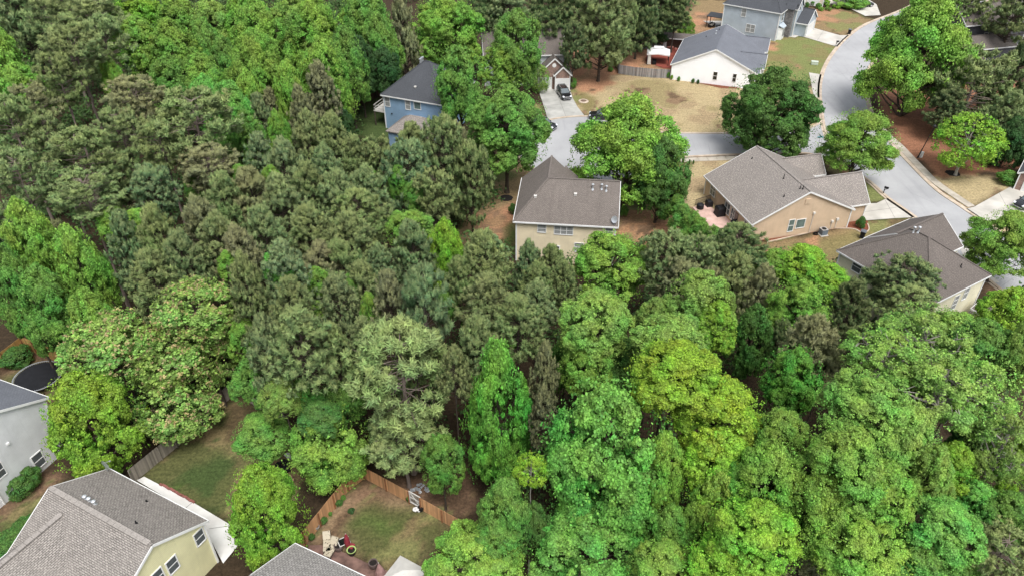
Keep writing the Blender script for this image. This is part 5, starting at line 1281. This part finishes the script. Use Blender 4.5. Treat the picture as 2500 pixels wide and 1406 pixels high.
# the wood: kind, colour, picture centre, size, height
wood = '''
P p2 60 50 150 190 20;Q p1 150 60 150 150 20;Q p1 235 50 160 120 20;Q p1 190 140 160 140 20;Q p2 270 130 130 150 19;Q p1 150 200 110 130 18
D bright 25 170 130 190 16;D bright 60 215 110 110 14;Q p4 85 265 120 110 18;Q p1 45 330 150 160 19;Q p1 205 400 190 150 19;Q p1 120 340 100 120 17;Q p1 215 480 170 120 18;Q p2 60 450 130 150 17
Q p4 335 255 150 120 19;Q p1 300 330 130 120 17;Q p1 395 350 130 130 17;R p5 380 470 120 120 17;Q p4 520 420 150 120 15;R p1 300 440 100 120 14
D bright 345 110 130 120 18;D bright 430 120 130 130 18;D yel 340 35 130 100 18;D bright 440 50 120 110 18;D pale 520 60 110 110 18;D mid 515 145 100 170 17;D bright 275 185 60 90 15;D mid 430 200 130 120 16;D bright 495 190 120 110 16
D blue 570 280 120 150 16;D blue 515 250 100 120 15;K bright 610 60 110 160 20;B bright 650 110 180 200 20;B bright 635 200 170 220 19;B bright 780 90 150 180 20;B bright 795 205 150 210 18;B pale 720 50 130 120 20;D mid 560 170 100 140 15
D bright 620 260 90 150 15;K bright 710 220 75 130 17;D mid 850 150 100 150 17;D mid 900 60 120 150 19;D bright 880 20 100 100 19;D deep 878 150 90 110 14;D mid 930 120 100 150 16;D deep 940 165 80 90 12;P p4 985 95 95 190 17
P p3 1195 20 90 90 16;P p3 1340 25 130 110 16;P p3 1410 30 110 120 16;P p2 1240 10 110 80 17;P p3 1560 30 110 130 15;P p3 1605 15 110 90 13;P p3 1650 22 80 70 12;D deep 1600 70 90 50 6;W bright 1676 62 38 50 5;D deep 1560 80 80 45 6
R p3 1400 110 70 90 12;R p1 1510 60 90 130 14
P p4 785 220 90 120 16;P p4 740 285 80 130 16;P p2 640 290 70 110 14;P p4 665 260 60 80 13;K bright 683 325 55 100 14
P p1 820 360 120 150 16;P p1 760 350 110 140 16;P p1 870 385 100 100 13;P p2 700 420 120 150 16;P p5 640 390 100 120 15;D mid 610 340 90 130 14;D deep 838 300 50 70 8
R p1 930 410 120 130 12;P p1 1008 365 110 120 12;R p1 1085 400 140 190 15;P p4 1115 355 90 100 12;R p5 1000 430 130 150 14;R p1 1150 440 110 160 13;R p1 1060 480 120 120 13;P p2 900 470 120 120 15;D mid 975 440 60 70 12
D mid 1010 475 50 60 12;D mid 590 440 70 70 13;D bright 665 440 60 70 14;D mid 480 460 60 80 12;D bright 900 440 60 60 14;D mid 1090 740 60 70 12;D mid 850 700 60 60 14;D mid 1230 830 80 80 12;D bright 560 640 60 60 15;P p1 560 500 140 150 17;P p4 620 480 130 140 17;P p2 690 500 130 140 17;P p1 760 470 120 140 16;P p2 830 490 130 140 16;R p1 880 530 140 120 15;P p5 800 420 100 120 16;P p4 500 560 130 150 17;P p1 540 590 130 140 17
D bright 285 545 90 80 15;D bright 340 540 80 60 15;P p5 320 600 110 160 17;P p6 400 590 130 170 18;P p1 380 680 140 140 17;P p2 455 640 120 150 17;P p4 590 620 120 130 17;P p2 650 570 120 130 17;P p1 760 560 130 120 16;P p1 860 590 150 140 16
K bright 92 595 115 200 18;D mid 40 690 120 190 16;D mid 125 740 140 180 15;K bright 210 660 120 210 17;D bright 235 790 120 170 14;D mid 75 745 100 80 7;D deep 150 640 90 140 12;P p4 165 600 80 120 14;D deep 15 560 80 110 12;L p6 985 1065 200 130 9;Q p3 30 540 110 90 15
P p1 615 720 120 180 18;P p5 700 660 130 140 18;P p4 790 650 120 120 16;P p1 720 740 120 130 17;D blue 690 655 90 110 17;D bright 775 680 60 60 15;D bright 780 755 70 50 13;P p1 840 650 130 130 16;P p2 830 740 120 140 16;P p1 890 700 110 120 15
P p1 740 830 180 170 18;P p2 660 850 120 160 17;P p1 820 855 110 130 15;K bright 905 765 50 100 15;P p4 955 740 110 150 17;L p5 1040 760 130 190 18;P p1 1010 835 100 80 16;P p1 890 815 90 90 15
P p5 1010 610 120 140 15;D bright 1000 555 120 60 14;K yel 1090 620 90 150 14;P p5 930 650 90 100 13
P p1 1180 640 150 150 15;P p5 1200 605 80 60 9;P p5 1290 655 90 120 11;P p1 1345 655 100 110 11;P p1 1190 730 150 130 15;P p1 1120 690 100 120 15;P p1 1310 690 100 100 13;P p1 1375 690 90 100 13;D mid 1190 790 130 100 10
P p1 1265 780 140 130 16;P p1 1170 850 140 150 17;P p2 1310 740 110 110 15;P p1 1110 900 90 110 16;P p4 1330 905 75 130 16;P p4 1325 1010 80 120 14;D mid 1380 880 90 120 11;D bright 1430 890 130 110 14;D dark 1520 880 140 120 12
R p2 1625 635 140 130 13;R p2 1700 640 130 120 13;R p4 1660 690 110 110 12;R p3 1800 605 150 110 12;R p3 1770 640 100 110 12;P p1 1790 690 140 140 14;P p4 1850 720 120 140 14;R p4 1730 720 90 120 12
D olive 1700 730 170 150 17;D yel 1745 790 110 110 15;D olive 1600 770 90 90 14;D olive 1640 830 190 130 17;D dark 1830 820 110 150 13;D dark 1500 920 130 90 10
B bright 1945 745 160 140 15;D bright 1890 640 100 70 10;D yel 1960 645 140 90 11;D yel 2020 680 110 80 11;P p3 2070 745 120 130 13;P p4 1975 840 170 150 16;P p4 2010 900 100 110 13;P p3 1900 830 90 100 12
B leafy 1930 915 150 150 15;O olive 2160 870 210 140 18;O olive 2260 820 210 110 17;D bright 2320 805 150 100 11;D yel 2450 765 130 130 10;D mid 2390 830 140 110 14;O pale 2290 960 260 170 18;O pale 2400 950 190 170 17;D olive 2480 860 110 160 15
O olive 2190 960 150 140 15;O olive 2450 1080 160 170 17;D dark 2380 1090 130 120 11;D dark 2200 1060 120 100 11
B pale 2110 985 230 170 20;B pale 2200 1060 170 180 18;B bright 2060 1110 240 190 19;B bright 1900 1060 150 140 17;D yel 1760 1120 200 170 15;B bright 1870 1170 190 200 17;B bright 1990 1230 220 190 16;B bright 2130 1190 200 170 17;D yel 2320 1130 120 110 14;D pale 2260 1150 120 140 16
D bright 1610 1150 120 170 15;B yel 1840 1290 230 180 15;B bright 1740 1250 160 200 14;B bright 2100 1330 240 170 15;D blue 2300 1280 190 130 14;D blue 2370 1220 120 110 12;D mid 2240 1350 170 120 12;D mid 2330 1370 160 90 11;D mid 2450 1250 150 120 12;Q p6 2440 1350 170 140 13;D yel 1780 1380 220 100 12
D bright 1620 1370 170 120 10;D mid 1635 1290 120 120 10;D mid 1590 880 70 80 10;D olive 2350 1180 120 90 10;P p4 1960 1385 110 80 10;P p4 1700 1385 90 60 9
D mid 1235 1245 130 150 12;D mid 1215 1305 120 100 9;D mid 1080 1120 110 120 9;D mid 830 975 120 100 9;D blue 745 960 70 80 11;D olive 690 960 110 90 12;D mid 620 920 110 100 11;D dark 780 1010 110 80 10;D bright 600 820 80 90 12
P p1 2480 20 120 110 15;P p1 2370 0 110 60 14;P p3 2470 190 110 160 13;P p3 2315 255 100 60 9;D deep 2465 340 90 100 8;D deep 2420 300 80 80 7;P p2 2460 270 90 90 11;D yel 2470 1120 90 120 14
D deep 1330 1100 60 80 9;D dark 1300 1290 90 120 9
'''
for ln in wood.strip().split('\n'):
    for it in ln.split(';'):
        if not it.strip(): continue
        k, c, u, v, w_, h_, H_ = it.split(); u, v, w_, h_, H_ = map(float, (u, v, w_, h_, H_)); e = .22 if k in 'PDBKTR' else .1; tree(k, c, u, v+h_*e*.5, w_, h_*(1+e), H_)
# labels for the trees of the wood: colour, kind and how near they stand to something one can find
LM = {'the blue house': (1005,240), 'the tan house': (1385,520), 'the beige house': (1920,480), 'the cream house': (2240,650), 'the lime yellow pair': (1700,960), 'the spire tree': (1215,1015),
      'the pinkish flowering trees': (400,860), 'the trampoline': (90,918), 'the gazebo': (1606,140), 'the white house': (1745,150), 'the long-needled pine': (985,965), 'the massive bluish tree': (1480,1080),
      'the top left corner': (0,0), 'the bottom right corner': (2500,1406), 'the top right corner': (2500,0), 'the street lamp': (2250,350), 'the clear-trunked old pine': (487,330), 'the pale domed tree': (1455,795),
      'the brick garage': (1350,190), 'the white gate': (1014,1230), 'the red umbrella': (850,1335)}
ORD = ['nearest','second nearest','third nearest','fourth nearest','fifth nearest','sixth nearest','seventh nearest','eighth nearest','ninth nearest','tenth nearest','eleventh nearest','twelfth nearest']
def side(u, v, a, b):
    dx, dy = u-a, v-b; ve = abs(dy) > .4*abs(dx); ho = abs(dx) > .4*abs(dy)
    if ve and ho: return ('upper ' if dy < 0 else 'lower ') + ('left' if dx < 0 else 'right')
    if ve: return 'above' if dy < 0 else 'below'
    return 'left' if dx < 0 else 'right'
groups = {}
for t in TREES: groups.setdefault((CW[t[2]], KW[t[1]]), []).append(t)
used = set()
for (cw, kw), L in groups.items():
    for t in L:
        if t[6]: continue
        best = None
        for lm, (a, b) in LM.items():
            d = math.hypot(t[3]-a, t[4]-b); rk = sum(1 for s in L if math.hypot(s[3]-a, s[4]-b) < d)
            sc = rk*130 + d
            lab = f"{cw} {kw} {ORD[min(rk,11)]} to {lm}, on its {side(t[3],t[4],a,b)}".replace('on its above','above it').replace('on its below','below it')
            if rk < 12 and lab not in used and (best is None or sc < best[0]): best = (sc, lab)
        lab = best[1] if best else f"{cw} {kw} in the wood"; used.add(lab); t[0]['label'] = lab

# shrubs
def shrub(u, v, w_, h, c, label, name='shrub'):
    p = at(u, v, h*.45); rr = w_/2*depth(p)/FPX; i = random.randrange(2)
    r = empty('shrub', (p.x, p.y, 0), random.uniform(0, 6), label, 'shrub', None)
    o = bpy.data.objects.new('foliage', protos['H'][i][0]); C.objects.link(o); o.parent = r; o.location = (0, 0, h*.48); o.scale = (rr, rr, h*.52); o.color = (*COL[c], 1)
    o = bpy.data.objects.new('stems', branches('H', i, 'bark')); C.objects.link(o); o.parent = r; o.location = (0, 0, h*.5); o.scale = (rr*.8, rr*.8, h*.45)
shrub(1397,205,22,1.9,'mid','clipped round green shrub beside the white garage door')
shrub(2463,436,44,2.0,'mid','large clipped round bush beside the white garage corner')
shrub(2103,545,20,1.7,'dark','dark round shrub at the end of the mulch bed beside the beige house')
shrub(1640,190,7,.9,'lime','yellow shrub at the lower left corner of the white house')
shrub(1632,184,10,1.3,'mid','green shrub between the grey picket fence and the white house')
shrub(1657,194,8,.9,'mid','green ball shrub right of the yellow one by the white house')
shrub(1692,199,8,.9,'dark','third ball shrub along the white wall'); shrub(1704,201,7,.8,'deep','darkest and rightmost ball shrub along the white wall')
shrub(1668,392,6,1.4,'dark','tallest of the three tiny conifers by the side street'); shrub(1683,397,5,.9,'dark','middle one of the three tiny conifers by the side street'); shrub(1693,397,4,.7,'dark','smallest of the three tiny conifers by the side street')
shrub(1523,517,22,1.6,'mid','round green bush at the right wall of the tan house'); shrub(1252,512,18,1.6,'dark','dark bush at the left wall of the tan house')
shrub(1949,50,12,1.8,'dark','dark bush at the corner of the pale blue-grey house')
for i, (u, v, w_, c, l) in enumerate([(1970,14,11,'dark','dark round bush leftmost below the cream house front'),(1984,8,14,'mid','grey-green bush second from the left below the cream house front'),(1998,16,14,'mid','wide bush in the middle below the cream porch columns'),(2016,6,16,'yel','yellowish bush touching the right porch column'),(2005,23,13,'bright','bright low bush in front of the cream porch'),
    (2021,14,10,'yel','yellow-green low bush above the bright low one'),(2026,24,9,'olive','front olive low bush of the cluster at the top'),(2018,22,8,'olive','small olive bush between the bright low bush and its neighbour'),(2036,16,9,'yel','yellow low bush near the right end of the top cluster'),(2046,19,10,'yel','rightmost large yellow low bush of the top cluster'),(2052,14,8,'olive','farthest right small olive bush of the top cluster')]):
    shrub(u, v, w_, 1.3 if i < 4 else .8, c, l)
shrub(50,1190,60,1.8,'dark','dark leafy shrub leaning on the pale grey house wall'); shrub(75,1165,45,2.0,'dark','taller dark shrub under the window of the pale grey house')
shrub(25,1330,90,1.2,'dark','low dark hedge at the left edge beside the yellow house roof'); shrub(60,1285,60,1.1,'dark','low dark hedge end nearest the pale grey house')
shrub(40,872,70,1.7,'dark','dark shrub in front of the yellow fence corner'); shrub(1060,1185,24,.9,'lime','small yellow bush beside the plastic scraps')
shrub(828,1228,17,.6,'dark','small plant near the upper end of the left cedar fence'); shrub(837,1215,12,.5,'mid','topmost small plant in the bed by the left cedar fence')
shrub(806,1254,9,.4,'mid','tiny plant in the middle of the bed by the left cedar fence'); shrub(789,1270,19,.7,'dark','dark bushy plant beside the small grey planter'); shrub(760,1310,17,.6,'dark','lowest plant in the bed by the left cedar fence'); shrub(857,1246,16,.35,'deep','dark low plant on the bare soil at the lawn edge')
shrub(1490,170,14,1.0,'mid','small bush at the left end of the grey picket fence'); shrub(1588,100,16,1.2,'mid','low green bush behind the grey slabs')
shrub(997,1218,9,.8,'mid','little shrub growing in the black pot left of the gate')

# fallen grey log, leaning bare trunk
a, b = at(2437,362,0), at(2478,300,0); r = empty('leaning_trunk', at(2437,362), 0, 'bare slender trunk leaning beside the yellow-green tree at the right', 'tree')
m = MB(); m.cyl((0,0,0),(3.2,1.2,6.5),.14,.08,n=8); m.build('trunk', M['palebark'], r)

# understorey: low leafy growth that nobody could count
rg = np.random.default_rng(77); regions = [
 [(0,0),(880,0),(950,200),(870,270),(940,340),(1180,330),(1230,500),(1130,560),(1250,620),(1560,600),(1700,600),(1880,640),(2080,690),(2300,760),(2500,700),(2500,1500),(1300,1500),(1180,1300),(1180,1180),(900,1130),(700,1000),(580,930),(330,1130),(190,880),(60,840),(0,820)],
 [(960,0),(1200,60),(1400,90),(1500,90),(1560,60),(1690,20),(1690,-60),(900,-60)], [(2320,300),(2500,280),(2500,380),(2430,370)], [(-300,-100),(2700,-100),(2700,-20),(-300,-20)]]
hard = [gp(z_) for z_ in ([(1240,500),(1540,500),(1560,660),(1240,660)], [(2040,600),(2420,640),(2420,800),(2250,800),(2040,700)], [(880,240),(1200,240),(1180,380),(890,380)], [(40,840),(200,880),(200,1000),(0,1000),(0,840)])]
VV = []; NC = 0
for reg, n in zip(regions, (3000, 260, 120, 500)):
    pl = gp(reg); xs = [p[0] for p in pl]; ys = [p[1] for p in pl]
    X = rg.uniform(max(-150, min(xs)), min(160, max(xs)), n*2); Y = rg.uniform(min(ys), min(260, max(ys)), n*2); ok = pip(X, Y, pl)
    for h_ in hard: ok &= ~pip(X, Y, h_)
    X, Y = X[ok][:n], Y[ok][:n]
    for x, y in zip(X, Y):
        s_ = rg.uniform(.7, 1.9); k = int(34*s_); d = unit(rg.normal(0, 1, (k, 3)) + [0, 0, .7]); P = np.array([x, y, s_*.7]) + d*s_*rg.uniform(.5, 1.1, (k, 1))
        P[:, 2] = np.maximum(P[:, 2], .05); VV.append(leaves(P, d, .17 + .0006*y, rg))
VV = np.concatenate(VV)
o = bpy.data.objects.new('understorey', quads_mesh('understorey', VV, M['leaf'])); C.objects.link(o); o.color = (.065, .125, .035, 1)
tag(o, 'dark low leafy undergrowth covering the floor of the wood', 'undergrowth', kind='stuff')
